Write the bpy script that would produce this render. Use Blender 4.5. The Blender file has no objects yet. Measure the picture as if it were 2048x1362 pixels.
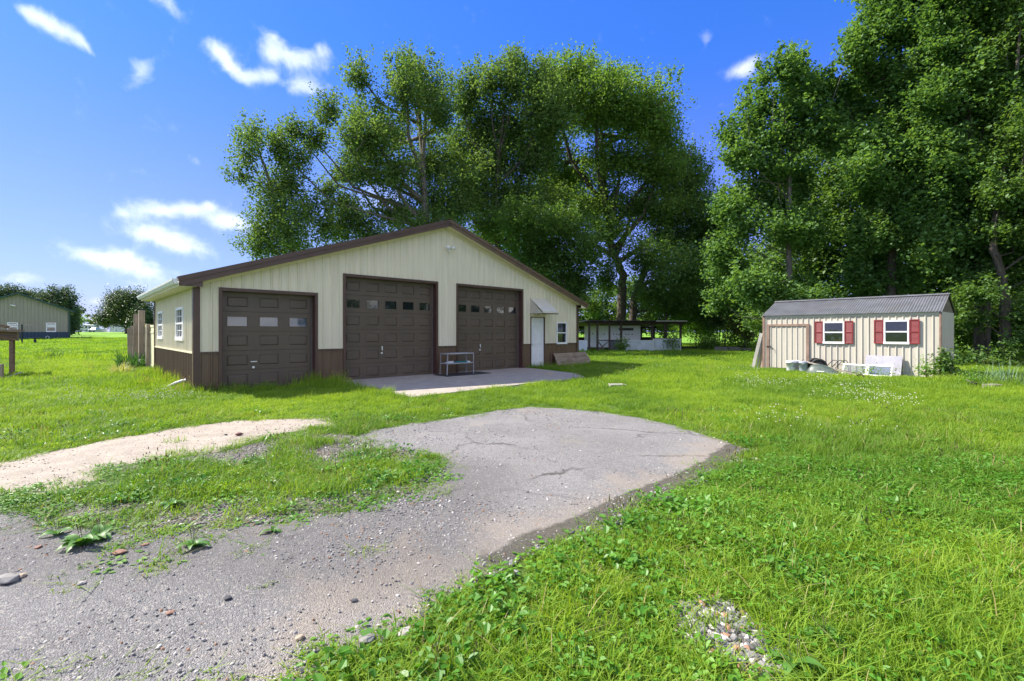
import bpy, math, random
import numpy as np
from mathutils import Vector, Matrix, Euler, geometry
R = math.radians
rng = np.random.default_rng(7)
random.seed(7)
scene = bpy.context.scene
COL = scene.collection

# ------------------------------------------------------------------ camera
CAMH, FPX, HX, HY = 1.5, 940.0, 1024.0, 664.0
cam = bpy.data.cameras.new("camera"); camo = bpy.data.objects.new("camera", cam); COL.objects.link(camo)
camo.location = (0, 0, CAMH); camo.rotation_euler = (R(90), 0, 0)
cam.sensor_width = 36; cam.lens = FPX / 2048 * 36; cam.shift_y = -(681 - HY) / 2048
cam.clip_start = .05; cam.clip_end = 3000
scene.camera = camo

# ------------------------------------------------------------------ sun, sky, exposure
SUN = Vector((-.92, .25, 1)).normalized()
SUN_EL = math.asin(SUN.z); SUN_AZ = math.atan2(SUN.x, SUN.y)
sl = bpy.data.lights.new("sun", "SUN"); sl.energy = 4.2; sl.angle = R(.55); sl.color = (1, .93, .82)
so = bpy.data.objects.new("sun", sl); COL.objects.link(so); so.rotation_euler = SUN.to_track_quat('Z', 'Y').to_euler()
so.location = (-40, 20, 60)
vs = scene.view_settings
vs.view_transform = 'Standard'; vs.look = 'None'; vs.gamma = 1; vs.use_curve_mapping = False; vs.exposure = 1.38

world = bpy.data.worlds.new("World"); scene.world = world; world.use_nodes = True
wn = world.node_tree; wn.nodes.clear()

class NB:
    """small helper to write node trees"""
    def __init__(s, nt): s.nt = nt
    def n(s, kind, **kw):
        nd = s.nt.nodes.new(kind)
        for k, v in kw.items(): setattr(nd, k, v)
        return nd
    def put(s, sock, v):
        if hasattr(v, 'is_linked') or isinstance(v, bpy.types.NodeSocket): s.nt.links.new(v, sock)
        elif isinstance(v, (tuple, list)) and len(v) == 3 and sock.type == 'RGBA': sock.default_value = (*v, 1)
        else: sock.default_value = v
    def m(s, op, a, b=0.0, c=None, clamp=False):
        nd = s.n('ShaderNodeMath', operation=op, use_clamp=clamp)
        s.put(nd.inputs[0], a); s.put(nd.inputs[1], b)
        if c is not None: s.put(nd.inputs[2], c)
        return nd.outputs[0]
    def mix(s, f, a, b, blend='MIX'):
        nd = s.n('ShaderNodeMix', data_type='RGBA', blend_type=blend)
        s.put(nd.inputs[0], f); s.put(nd.inputs[6], a); s.put(nd.inputs[7], b)
        return nd.outputs[2]
    def noise(s, vec, scale, detail=3, rough=.55, dist=0.0):
        nd = s.n('ShaderNodeTexNoise'); nd.inputs['Scale'].default_value = scale
        nd.inputs['Detail'].default_value = detail; nd.inputs['Roughness'].default_value = rough
        nd.inputs['Distortion'].default_value = dist
        if vec is not None: s.nt.links.new(vec, nd.inputs['Vector'])
        return nd
    def ramp(s, f, a, b, lo=0.0, hi=1.0):
        nd = s.n('ShaderNodeMapRange', interpolation_type='SMOOTHSTEP')
        s.put(nd.inputs[0], f); s.put(nd.inputs[1], a); s.put(nd.inputs[2], b); s.put(nd.inputs[3], lo); s.put(nd.inputs[4], hi)
        return nd.outputs[0]

W = NB(wn)
sky = W.n('ShaderNodeTexSky', sky_type='NISHITA', sun_disc=False)
sky.sun_elevation = SUN_EL; sky.sun_rotation = SUN_AZ; sky.air_density = 1.0; sky.dust_density = .35; sky.ozone_density = 2.5
tc = W.n('ShaderNodeTexCoord'); GEN = tc.outputs['Generated']
sep = W.n('ShaderNodeSeparateXYZ'); wn.links.new(GEN, sep.inputs[0])
az = W.m('ARCTAN2', sep.outputs[0], sep.outputs[1]); el = W.m('ARCSINE', sep.outputs[2])
wz = W.noise(GEN, 7.0, 4, .6); wsep = W.n('ShaderNodeSeparateColor'); wn.links.new(wz.outputs['Color'], wsep.inputs[0])
azw = W.m('ADD', az, W.m('MULTIPLY', W.m('SUBTRACT', wsep.outputs[0], .5), .10))
elw = W.m('ADD', el, W.m('MULTIPLY', W.m('SUBTRACT', wsep.outputs[1], .5), .06))
def clouds():
    L = [(95, 55, 46, 16, 26, .75), (60, 36, 24, 12, 20, .5), (145, 85, 32, 10, 36, .55), (300, -2, 52, 13, 5, .6), (285, 145, 24, 20, 40, .6), (300, 115, 40, 10, -30, .4), (428, 90, 26, 18, 48, .85), (458, 128, 32, 17, 45, .8), (505, 148, 40, 13, -8, .75),
         (540, 92, 26, 22, 30, .7), (575, 112, 40, 15, 22, .65), (630, 132, 34, 16, 0, .6), (620, 176, 32, 13, 0, .65), (560, 160, 40, 12, 20, .4), (652, 112, 14, 12, 0, .5), (330, 418, 72, 16, -6, 1.0), (250, 435, 40, 12, 0, .5), (455, 447, 48, 15, 0, 1.0),
         (335, 478, 78, 18, 9, 1.05), (215, 512, 80, 16, 4, 1.0), (270, 535, 60, 14, 0, .5), (300, 562, 60, 20, -10, .5), (190, 600, 28, 8, 0, .6), (1487, 137, 34, 13, -8, .9), (415, 412, 18, 9, 0, .5), (388, 330, 13, 9, 0, .45), (25, 550, 46, 10, 0, .5), (1405, 86, 9, 10, 0, .35), (760, 400, 60, 40, 0, .5)]
    tot = None
    for px, py, rx, ry, ang, amp in L:
        d = Vector((px - HX, FPX, HY - py)).normalized()
        a0, e0 = math.atan2(d.x, d.y), math.asin(d.z)
        ra, re = rx / FPX * math.cos(a0) ** 2 / 1.0, ry / FPX * math.cos(a0)
        t = R(-ang); ct, st = math.cos(t), math.sin(t)
        da = W.m('SUBTRACT', azw, a0); de = W.m('SUBTRACT', elw, e0)
        p = W.m('DIVIDE', W.m('ADD', W.m('MULTIPLY', da, ct), W.m('MULTIPLY', de, st)), ra)
        q = W.m('DIVIDE', W.m('SUBTRACT', W.m('MULTIPLY', de, ct), W.m('MULTIPLY', da, st)), re)
        r2 = W.m('ADD', W.m('MULTIPLY', p, p), W.m('MULTIPLY', q, q))
        g = W.m('MULTIPLY', W.m('EXPONENT', W.m('MULTIPLY', r2, -.8)), amp)
        tot = g if tot is None else W.m('ADD', tot, g)
    return tot
tot = clouds()
fine = W.noise(GEN, 26.0, 6, .62, .4)
edge = W.m('ADD', tot, W.m('MULTIPLY', W.m('SUBTRACT', fine.outputs['Fac'], .5), 1.25))
cm = W.ramp(edge, .12, 1.15, 0, .36)
# thicker, brighter clouds added around the unseen sky to fill the shaded fronts
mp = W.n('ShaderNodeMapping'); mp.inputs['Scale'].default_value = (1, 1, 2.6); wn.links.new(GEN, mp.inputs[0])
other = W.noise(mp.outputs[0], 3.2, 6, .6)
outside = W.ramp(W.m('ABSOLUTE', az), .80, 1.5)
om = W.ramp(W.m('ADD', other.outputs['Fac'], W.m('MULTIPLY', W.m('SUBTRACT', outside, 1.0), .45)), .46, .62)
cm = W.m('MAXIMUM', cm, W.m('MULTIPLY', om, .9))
sp_ = W.n('ShaderNodeSeparateColor'); wn.links.new(sky.outputs[0], sp_.inputs[0])
def soft(v, gain, top):
    nd = W.n('ShaderNodeMath', operation='SMOOTH_MIN'); W.put(nd.inputs[0], W.m('MULTIPLY', v, gain)); nd.inputs[1].default_value = top; nd.inputs[2].default_value = top * .6
    return nd.outputs[0]
cb = W.n('ShaderNodeCombineColor'); wn.links.new(W.m('ADD', soft(sp_.outputs[0], .215, 3.2), W.m('MULTIPLY', W.ramp(el, .55, .0), .75)), cb.inputs[0]); wn.links.new(W.m('ADD', soft(sp_.outputs[1], .345, 2.8), .28), cb.inputs[1]); wn.links.new(soft(sp_.outputs[2], 1.15, 4.4), cb.inputs[2])
CLOUD = (9.5, 9.3, 9.0)
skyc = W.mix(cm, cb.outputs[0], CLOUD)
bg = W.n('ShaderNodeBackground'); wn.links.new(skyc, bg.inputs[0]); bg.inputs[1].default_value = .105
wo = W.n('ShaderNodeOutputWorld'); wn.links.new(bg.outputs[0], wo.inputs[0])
try:
    scene.cycles.max_bounces = 7; scene.cycles.diffuse_bounces = 4; scene.cycles.transmission_bounces = 4; scene.cycles.transparent_max_bounces = 12
    scene.cycles.sample_clamp_indirect = 6.0
except Exception: pass

# ------------------------------------------------------------------ helpers
def gpt(x, y, z=0.0):
    """point of the ground seen at photo pixel x, y"""
    d = FPX * (CAMH - z) / (y - HY); return ((x - HX) / FPX * d, d)
def at(x, y, D):
    return Vector(((x - HX) / FPX * D, D, CAMH - (y - HY) / FPX * D))

def tag(o, label=None, cat=None, group=None, kind=None):
    if label: o['label'] = label
    if cat: o['category'] = cat
    if group: o['group'] = group
    if kind: o['kind'] = kind
    return o
def empty(name, loc, rz=0, label=None, cat=None, group=None):
    o = bpy.data.objects.new(name, None); COL.objects.link(o); o.location = loc; o.rotation_euler = (0, 0, rz)
    o.empty_display_size = .2
    return tag(o, label, cat, group)

class MB:
    def __init__(s): s.v = []; s.f = []
    def add(s, vs, fs, M=None):
        b = len(s.v); s.v += [tuple(M @ Vector(p)) if M else tuple(p) for p in vs]; s.f += [tuple(b + i for i in f) for f in fs]; return s
    def box(s, x0, y0, z0, x1, y1, z1, M=None):
        return s.add([(x0, y0, z0), (x1, y0, z0), (x1, y1, z0), (x0, y1, z0), (x0, y0, z1), (x1, y0, z1), (x1, y1, z1), (x0, y1, z1)],
                     [(0, 3, 2, 1), (4, 5, 6, 7), (0, 1, 5, 4), (1, 2, 6, 5), (2, 3, 7, 6), (3, 0, 4, 7)], M)
    def frus(s, x0, z0, x1, z1, y0, y1, ins, M=None):
        """raised panel facing -y: base at y0, face at y1 inset by ins"""
        return s.add([(x0, y0, z0), (x1, y0, z0), (x1, y0, z1), (x0, y0, z1), (x0 + ins, y1, z0 + ins), (x1 - ins, y1, z0 + ins), (x1 - ins, y1, z1 - ins), (x0 + ins, y1, z1 - ins)],
                     [(4, 5, 6, 7), (0, 1, 5, 4), (1, 2, 6, 5), (2, 3, 7, 6), (3, 0, 4, 7)], M)
    def beam(s, p0, p1, w, h, up=(0, 0, 1), off=(0, 0)):
        p0, p1 = Vector(p0), Vector(p1); d = (p1 - p0); L = d.length; d.normalize()
        u = Vector(up); r = d.cross(u)
        if r.length < 1e-4: u = Vector((0, 1, 0)); r = d.cross(u)
        r.normalize(); u = r.cross(d)
        M = Matrix.Translation(p0) @ Matrix((r, d, u)).transposed().to_4x4()
        return s.box(-w / 2 + off[0], 0, -h / 2 + off[1], w / 2 + off[0], L, h / 2 + off[1], M)
    def tube(s, pts, rad, n=8, cap=True):
        pts = [Vector(p) for p in pts]; b = len(s.v); N = len(pts)
        if not hasattr(rad, '__len__'): rad = [rad] * N
        ref = None
        for i, p in enumerate(pts):
            d = (pts[min(i + 1, N - 1)] - pts[max(i - 1, 0)]).normalized()
            if ref is None: ref = d.orthogonal().normalized()
            a = (ref - d * ref.dot(d))
            a = a.normalized() if a.length > 1e-5 else d.orthogonal().normalized()
            ref = a; c = d.cross(a)
            for k in range(n):
                t = 2 * math.pi * k / n; s.v.append(tuple(p + (a * math.cos(t) + c * math.sin(t)) * rad[i]))
        for i in range(N - 1):
            for k in range(n):
                k2 = (k + 1) % n; s.f.append((b + i * n + k, b + i * n + k2, b + (i + 1) * n + k2, b + (i + 1) * n + k))
        if cap:
            s.f.append(tuple(b + k for k in range(n))[::-1]); s.f.append(tuple(b + (N - 1) * n + k for k in range(n)))
        return s
    def lathe(s, prof, n=20, M=None):
        vs, fs = [], []
        for r, z in prof:
            for k in range(n):
                t = 2 * math.pi * k / n; vs.append((r * math.cos(t), r * math.sin(t), z))
        for i in range(len(prof) - 1):
            for k in range(n):
                k2 = (k + 1) % n; fs.append((i * n + k, i * n + k2, (i + 1) * n + k2, (i + 1) * n + k))
        return s.add(vs, fs, M)
    def mesh(s, name, mat, smooth=False):
        me = bpy.data.meshes.new(name); me.from_pydata(s.v, [], s.f); me.update()
        if mat: me.materials.append(mat)
        if smooth: me.shade_smooth()
        return me
    def build(s, name, mat, parent=None, smooth=False, loc=None, rot=None):
        o = bpy.data.objects.new(name, s.mesh(name, mat, smooth)); COL.objects.link(o)
        if parent: o.parent = parent
        if loc is not None: o.location = loc
        if rot is not None: o.rotation_euler = rot
        return o
def link_mesh(name, me, parent=None, loc=(0, 0, 0), rot=(0, 0, 0), scale=None):
    o = bpy.data.objects.new(name, me); COL.objects.link(o); o.parent = parent; o.location = loc; o.rotation_euler = rot
    if scale is not None: o.scale = scale
    return o
def bevel(o, w=.006, seg=1):
    m = o.modifiers.new('bevel', 'BEVEL'); m.width = w; m.segments = seg; m.limit_method = 'ANGLE'; return o
def thing_mesh(mb, name, mat, label, cat, loc, rz=0, group=None, smooth=False):
    o = mb.build(name, mat, None, smooth); o.location = loc; o.rotation_euler = (0, 0, rz); return tag(o, label, cat, group)

# ------------------------------------------------------------------ materials
def mat(name, col, rough=.6, metal=0, var=.15, vscale=3.0, bump=0.0, bscale=60, dirt=None, dscale=1.2, damt=.5, spec=.5, streak=False, coat=0):
    m = bpy.data.materials.new(name); m.use_nodes = True; nt = m.node_tree; B = NB(nt)
    p = nt.nodes['Principled BSDF']; t = B.n('ShaderNodeTexCoord'); v = t.outputs['Object']
    if streak:
        mp = B.n('ShaderNodeMapping'); mp.inputs['Scale'].default_value = (6, 6, .35); nt.links.new(v, mp.inputs[0]); vv = mp.outputs[0]
    else: vv = v
    n1 = B.noise(vv, vscale, 4, .6)
    c = B.mix(B.ramp(n1.outputs['Fac'], .3, .7), tuple(x * (1 - var) for x in col), tuple(min(1, x * (1 + var)) for x in col))
    if dirt:
        n2 = B.noise(vv, dscale, 5, .65); c = B.mix(B.m('MULTIPLY', B.ramp(n2.outputs['Fac'], .48, .72), damt), c, dirt)
    nt.links.new(c, p.inputs['Base Color'])
    n3 = B.noise(v, vscale * 4, 3); nt.links.new(B.ramp(n3.outputs['Fac'], .2, .8, max(.02, rough - .08), min(1, rough + .1)), p.inputs['Roughness'])
    p.inputs['Metallic'].default_value = metal; p.inputs['Specular IOR Level'].default_value = spec
    if coat: p.inputs['Coat Weight'].default_value = coat
    if bump:
        nb = B.noise(v, bscale, 4); b = B.n('ShaderNodeBump'); b.inputs['Strength'].default_value = bump; b.inputs['Distance'].default_value = .01
        nt.links.new(nb.outputs['Fac'], b.inputs['Height']); nt.links.new(b.outputs[0], p.inputs['Normal'])
    return m
def wood(name, c1, c2, rough=.85, scale=(30, 30, 2), bump=.5):
    m = bpy.data.materials.new(name); m.use_nodes = True; nt = m.node_tree; B = NB(nt); p = nt.nodes['Principled BSDF']
    t = B.n('ShaderNodeTexCoord'); mp = B.n('ShaderNodeMapping'); mp.inputs['Scale'].default_value = scale; nt.links.new(t.outputs['Object'], mp.inputs[0])
    n = B.noise(mp.outputs[0], 1.0, 5, .65, .5); n2 = B.noise(t.outputs['Object'], 2.5, 3)
    c = B.mix(B.ramp(n.outputs['Fac'], .3, .7), c1, c2); c = B.mix(B.m('MULTIPLY', B.ramp(n2.outputs['Fac'], .5, .75), .5), c, tuple(x * .55 for x in c1))
    nt.links.new(c, p.inputs['Base Color']); p.inputs['Roughness'].default_value = rough
    b = B.n('ShaderNodeBump'); b.inputs['Strength'].default_value = bump; b.inputs['Distance'].default_value = .006
    nt.links.new(n.outputs['Fac'], b.inputs['Height']); nt.links.new(b.outputs[0], p.inputs['Normal'])
    return m
def leafmat(name, c1, c2, trans=.35, rough=.5, scale=.6, instance=False, tip=None, spec=.35):
    """two-sided leaf: diffuse front + light coming through"""
    m = bpy.data.materials.new(name); m.use_nodes = True; nt = m.node_tree; B = NB(nt); p = nt.nodes['Principled BSDF']; out = nt.nodes['Material Output']
    t = B.n('ShaderNodeTexCoord')
    if instance:
        oi = B.n('ShaderNodeObjectInfo'); f = oi.outputs['Random']
        g = B.n('ShaderNodeNewGeometry'); n = B.noise(g.outputs['Position'], scale, 3); n2 = B.noise(g.outputs['Position'], scale * .22, 3)
        f = B.m('ADD', B.m('MULTIPLY', f, .4), B.m('ADD', B.m('MULTIPLY', n.outputs['Fac'], .55), B.m('MULTIPLY', B.m('SUBTRACT', n2.outputs['Fac'], .5), 1.9)), clamp=True)
        f = B.ramp(f, .25, .85)
    else:
        n = B.noise(t.outputs['Object'], scale, 3); n2 = B.noise(t.outputs['Object'], 9.0, 2)
        f = B.ramp(B.m('ADD', B.m('MULTIPLY', n.outputs['Fac'], .6), B.m('MULTIPLY', n2.outputs['Fac'], .4)), .35, .65)
    c = B.mix(f, c1, c2)
    if tip:
        a = B.n('ShaderNodeAttribute', attribute_name='tip'); c = B.mix(a.outputs['Fac'], c, tip)
    nt.links.new(c, p.inputs['Base Color']); p.inputs['Roughness'].default_value = rough; p.inputs['Specular IOR Level'].default_value = spec
    tr = B.n('ShaderNodeBsdfTranslucent'); nt.links.new(B.mix(1.0, c, (1.35, 1.25, .55), 'MULTIPLY'), tr.inputs[0])
    mx = B.n('ShaderNodeMixShader'); mx.inputs[0].default_value = trans
    nt.links.new(p.outputs[0], mx.inputs[1]); nt.links.new(tr.outputs[0], mx.inputs[2]); nt.links.new(mx.outputs[0], out.inputs[0])
    return m
def glassmat(name, tintc=(.8, .85, .85), see=.85, base=(.02, .025, .03)):
    m = bpy.data.materials.new(name); m.use_nodes = True; nt = m.node_tree; B = NB(nt); out = nt.nodes['Material Output']; p = nt.nodes['Principled BSDF']
    p.inputs['Base Color'].default_value = (*base, 1); p.inputs['Roughness'].default_value = .04; p.inputs['Specular IOR Level'].default_value = .9
    t = B.n('ShaderNodeTexCoord'); n = B.noise(t.outputs['Object'], 1.5, 2); b = B.n('ShaderNodeBump'); b.inputs['Strength'].default_value = .05; b.inputs['Distance'].default_value = .05
    nt.links.new(n.outputs['Fac'], b.inputs['Height']); nt.links.new(b.outputs[0], p.inputs['Normal'])
    if see:
        gl = B.n('ShaderNodeBsdfGlossy'); gl.inputs['Roughness'].default_value = .03; nt.links.new(b.outputs[0], gl.inputs['Normal'])
        tp = B.n('ShaderNodeBsdfTransparent'); tp.inputs[0].default_value = (*tintc, 1)
        fr = B.n('ShaderNodeFresnel'); fr.inputs[0].default_value = 1.5
        mx = B.n('ShaderNodeMixShader'); nt.links.new(B.m('ADD', B.m('MULTIPLY', fr.outputs[0], 1.6), .04), mx.inputs[0])
        nt.links.new(tp.outputs[0], mx.inputs[1]); nt.links.new(gl.outputs[0], mx.inputs[2])
        m2 = B.n('ShaderNodeMixShader'); m2.inputs[0].default_value = see
        nt.links.new(p.outputs[0], m2.inputs[1]); nt.links.new(mx.outputs[0], m2.inputs[2]); nt.links.new(m2.outputs[0], out.inputs[0])
    return m

CREAM = mat('cream_steel', (.70, .64, .47), .45, 0, .05, 1.5, .08, 12, (.50, .44, .28), .8, .35, streak=True)
CREAMTRIM = mat('cream_trim', (.74, .66, .46), .45, 0, .05)
BROWN = mat('brown_steel', (.122, .074, .042), .42, 0, .12, 2.0, .05, 20, (.13, .10, .07), 1.5, .4, streak=True)
BROWNTRIM = mat('dark_brown_trim', (.082, .046, .032), .42, 0, .12, 2.0)
JAMB = mat('red_brown_jamb', (.070, .030, .024), .5, 0, .15)
DOOR = mat('brown_door_paint', (.098, .072, .050), .42, 0, .08, 2.0, .12, 90, (.085, .07, .055), 1.2, .4)
DARK = mat('dark_rubber', (.012, .012, .012), .7)
WHITE = mat('white_paint', (.78, .78, .77), .45, 0, .04, 3, 0, 60, (.6, .59, .55), 2, .3)
VINYL = mat('white_vinyl', (.80, .80, .80), .4, 0, .03)
AWN = mat('awning_metal', (.62, .58, .47), .5, 0, .05, 2, 0, 60, (.45, .44, .38), 1.5, .4)
ROOFB = mat('brown_roof_steel', (.10, .065, .045), .45, 0, .12, 1.0)
GLASS = glassmat('window_glass', see=0, base=(.012, .016, .016))
CLEAR = glassmat('clear_glass', see=.93)
GALV = mat('galvanised_steel', (.42, .43, .44), .45, .6, .2, 4, .1, 40, (.25, .2, .16), 2, .5)
CONC = mat('concrete', (.33, .31, .28), .85, 0, .16, 1.2, .35, 70, (.20, .19, .175), .7, .6)
INSIDE = mat('dark_interior', (.05, .045, .04), .9)

# ================================================================== GROUND
def sstep(a, b, x): t = np.clip((x - a) / (b - a), 0, 1); return t * t * (3 - 2 * t)
def terrain(x, y):
    x = np.asarray(x, float); y = np.asarray(y, float)
    rise = np.interp(y, [26, 56, 190, 400, 2500], [0, .73, 1.44, 1.46, 1.5])
    return rise * sstep(-9, -20, x + 0 * y) + np.interp(y, [70, 190, 2500], [0, 1.2, 1.5]) * (1 - sstep(-9, -20, x))
_H = rng.random((256, 256))
def vn(x, y, sc, seed=0):
    x = np.asarray(x) * sc + seed * 17.3 + 1000; y = np.asarray(y) * sc + seed * 9.1 + 1000
    xi = np.floor(x).astype(int); yi = np.floor(y).astype(int); fx = x - xi; fy = y - yi
    fx = fx * fx * (3 - 2 * fx); fy = fy * fy * (3 - 2 * fy)
    h = lambda a, b: _H[a % 256, b % 256]
    return (h(xi, yi) * (1 - fx) + h(xi + 1, yi) * fx) * (1 - fy) + (h(xi, yi + 1) * (1 - fx) + h(xi + 1, yi + 1) * fx) * fy
def fbm(x, y, sc, seed=0): return vn(x, y, sc, seed) * .5 + vn(x, y, sc * 2.1, seed + 1) * .3 + vn(x, y, sc * 4.3, seed + 2) * .2
def inpoly(P, x, y):
    x = np.asarray(x); y = np.asarray(y); ins = np.zeros(x.shape, bool); n = len(P)
    for i in range(n):
        x0, y0 = P[i]; x1, y1 = P[(i + 1) % n]
        if y0 == y1: continue
        c = ((y0 > y) != (y1 > y)) & (x < (x1 - x0) * (y - y0) / (y1 - y0) + x0); ins ^= c
    return ins
def dseg(P, x, y, closed=True):
    d = np.full(np.shape(x), 1e9); n = len(P)
    for i in range(n if closed else n - 1):
        x0, y0 = P[i]; x1, y1 = P[(i + 1) % n]; L2 = (x1 - x0) ** 2 + (y1 - y0) ** 2 + 1e-9
        t = np.clip(((x - x0) * (x1 - x0) + (y - y0) * (y1 - y0)) / L2, 0, 1)
        d = np.minimum(d, np.hypot(x - x0 - t * (x1 - x0), y - y0 - t * (y1 - y0)))
    return d
G = lambda L: [gpt(*p) for p in L]
ASPH_EDGE = G([(560, 1430), (640, 1345), (800, 1265), (900, 1200), (1000, 1150), (1080, 1105), (1190, 1068), (1290, 1015), (1400, 968), (1462, 932), (1498, 899)])
ASPH = ASPH_EDGE + G([(1445, 880), (1382, 861), (1330, 846), (1270, 834), (1200, 824), (1130, 817), (1062, 814), (1000, 820), (900, 837), (820, 847), (745, 861), (708, 879), (730, 893), (800, 900), (880, 918), (880, 950), (840, 985), (720, 1015), (560, 1045), (330, 1060), (130, 1050), (0, 1010), (-350, 1060), (-900, 1430)])
DIRT = G([(-500, 1020), (0, 925), (150, 893), (290, 868), (390, 850), (470, 842), (560, 838), (650, 836), (668, 850), (600, 862), (500, 882), (440, 905), (330, 915), (230, 935), (190, 965), (110, 990), (20, 1002), (-500, 1160)])
WEDGE = G([(-500, 1130), (0, 1000), (110, 990), (200, 960), (230, 935), (440, 905), (600, 862), (716, 872), (730, 893), (800, 900), (880, 918), (880, 950), (840, 985), (720, 1015), (560, 1045), (330, 1060), (130, 1050), (0, 1010)])
GRAVEL = G([(1340, 1215), (1440, 1190), (1490, 1230), (1545, 1290), (1600, 1345), (1560, 1380), (1430, 1330), (1350, 1270)])
U2 = Vector((.7265, .6872)); V2 = Vector((-.6872, .7265)); A2 = Vector((-7.67, 11.37))
gar = lambda t, s: tuple(A2 + U2 * t + V2 * s)
PAD = [gar(*p) for p in [(3.35, .2), (11.45, .2), (10.75, -3.1), (9.95, -4.1), (3.4, -4.35)]]
GARP = [gar(*p) for p in [(0, 0), (14.67, 0), (14.67, 7), (0, 7)]]
S2 = Vector((10.33, 19.28)); SD = Vector((.64, -.768)); SP = Vector((.768, .64))
shd = lambda l, w: tuple(S2 + SD * l + SP * w)
SHEDP = [shd(*p) for p in [(0, 0), (5.4, 0), (5.4, 2.6), (0, 2.6)]]

def sheet(poly, step, jit, z, name, m, attrs, noise_amp=.04, inner=.16):
    """a thin irregular sheet triangulated inside a polygon with a ragged outline"""
    pts = []
    n = len(poly)
    for i in range(n):
        a, b = np.array(poly[i]), np.array(poly[(i + 1) % n]); L = np.hypot(*(b - a)); k = max(1, int(L / step))
        for j in range(k):
            p = a + (b - a) * j / k; d = (b - a) / max(L, 1e-6); nn = np.array([-d[1], d[0]])
            off = (fbm(p[0], p[1], 2.2, 5) - .5) * 2.6 * noise_amp + (vn(p[0], p[1], 14, 8) - .5) * noise_amp
            pts.append(p + nn * off)
    P = np.array(pts); xs = np.arange(P[:, 0].min(), P[:, 0].max(), inner); ys = np.arange(P[:, 1].min(), P[:, 1].max(), inner)
    gx, gy = np.meshgrid(xs, ys); gx = gx.ravel() + rng.uniform(-.3, .3, gx.size) * inner; gy = gy.ravel() + rng.uniform(-.3, .3, gy.size) * inner
    ok = inpoly(P, gx, gy) & (dseg(P, gx, gy) > inner * .4); gx, gy = gx[ok], gy[ok]
    co = [Vector((float(a), float(b))) for a, b in P] + [Vector((float(a), float(b))) for a, b in zip(gx, gy)]
    nb = len(P); r = geometry.delaunay_2d_cdt(co, [(i, (i + 1) % nb) for i in range(nb)], [], 1, 1e-5)
    V = np.array([(v.x, v.y) for v in r[0]])
    zz = z + (fbm(V[:, 0], V[:, 1], 1.1, 3) - .5) * .012 + terrain(V[:, 0], V[:, 1])
    de = dseg(P, V[:, 0], V[:, 1]); zz = np.where(de < 1e-3, .001, zz)
    me = bpy.data.meshes.new(name); me.from_pydata([(a, b, c) for (a, b), c in zip(V, zz)], [], [tuple(f) for f in r[2]]); me.materials.append(m); me.shade_smooth()
    for k, fn in attrs.items():
        at_ = me.attributes.new(k, 'FLOAT', 'POINT'); at_.data.foreach_set('value', fn(V[:, 0], V[:, 1]).astype(np.float32))
    o = bpy.data.objects.new(name, me); COL.objects.link(o); o['kind'] = 'structure'; return o

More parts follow.
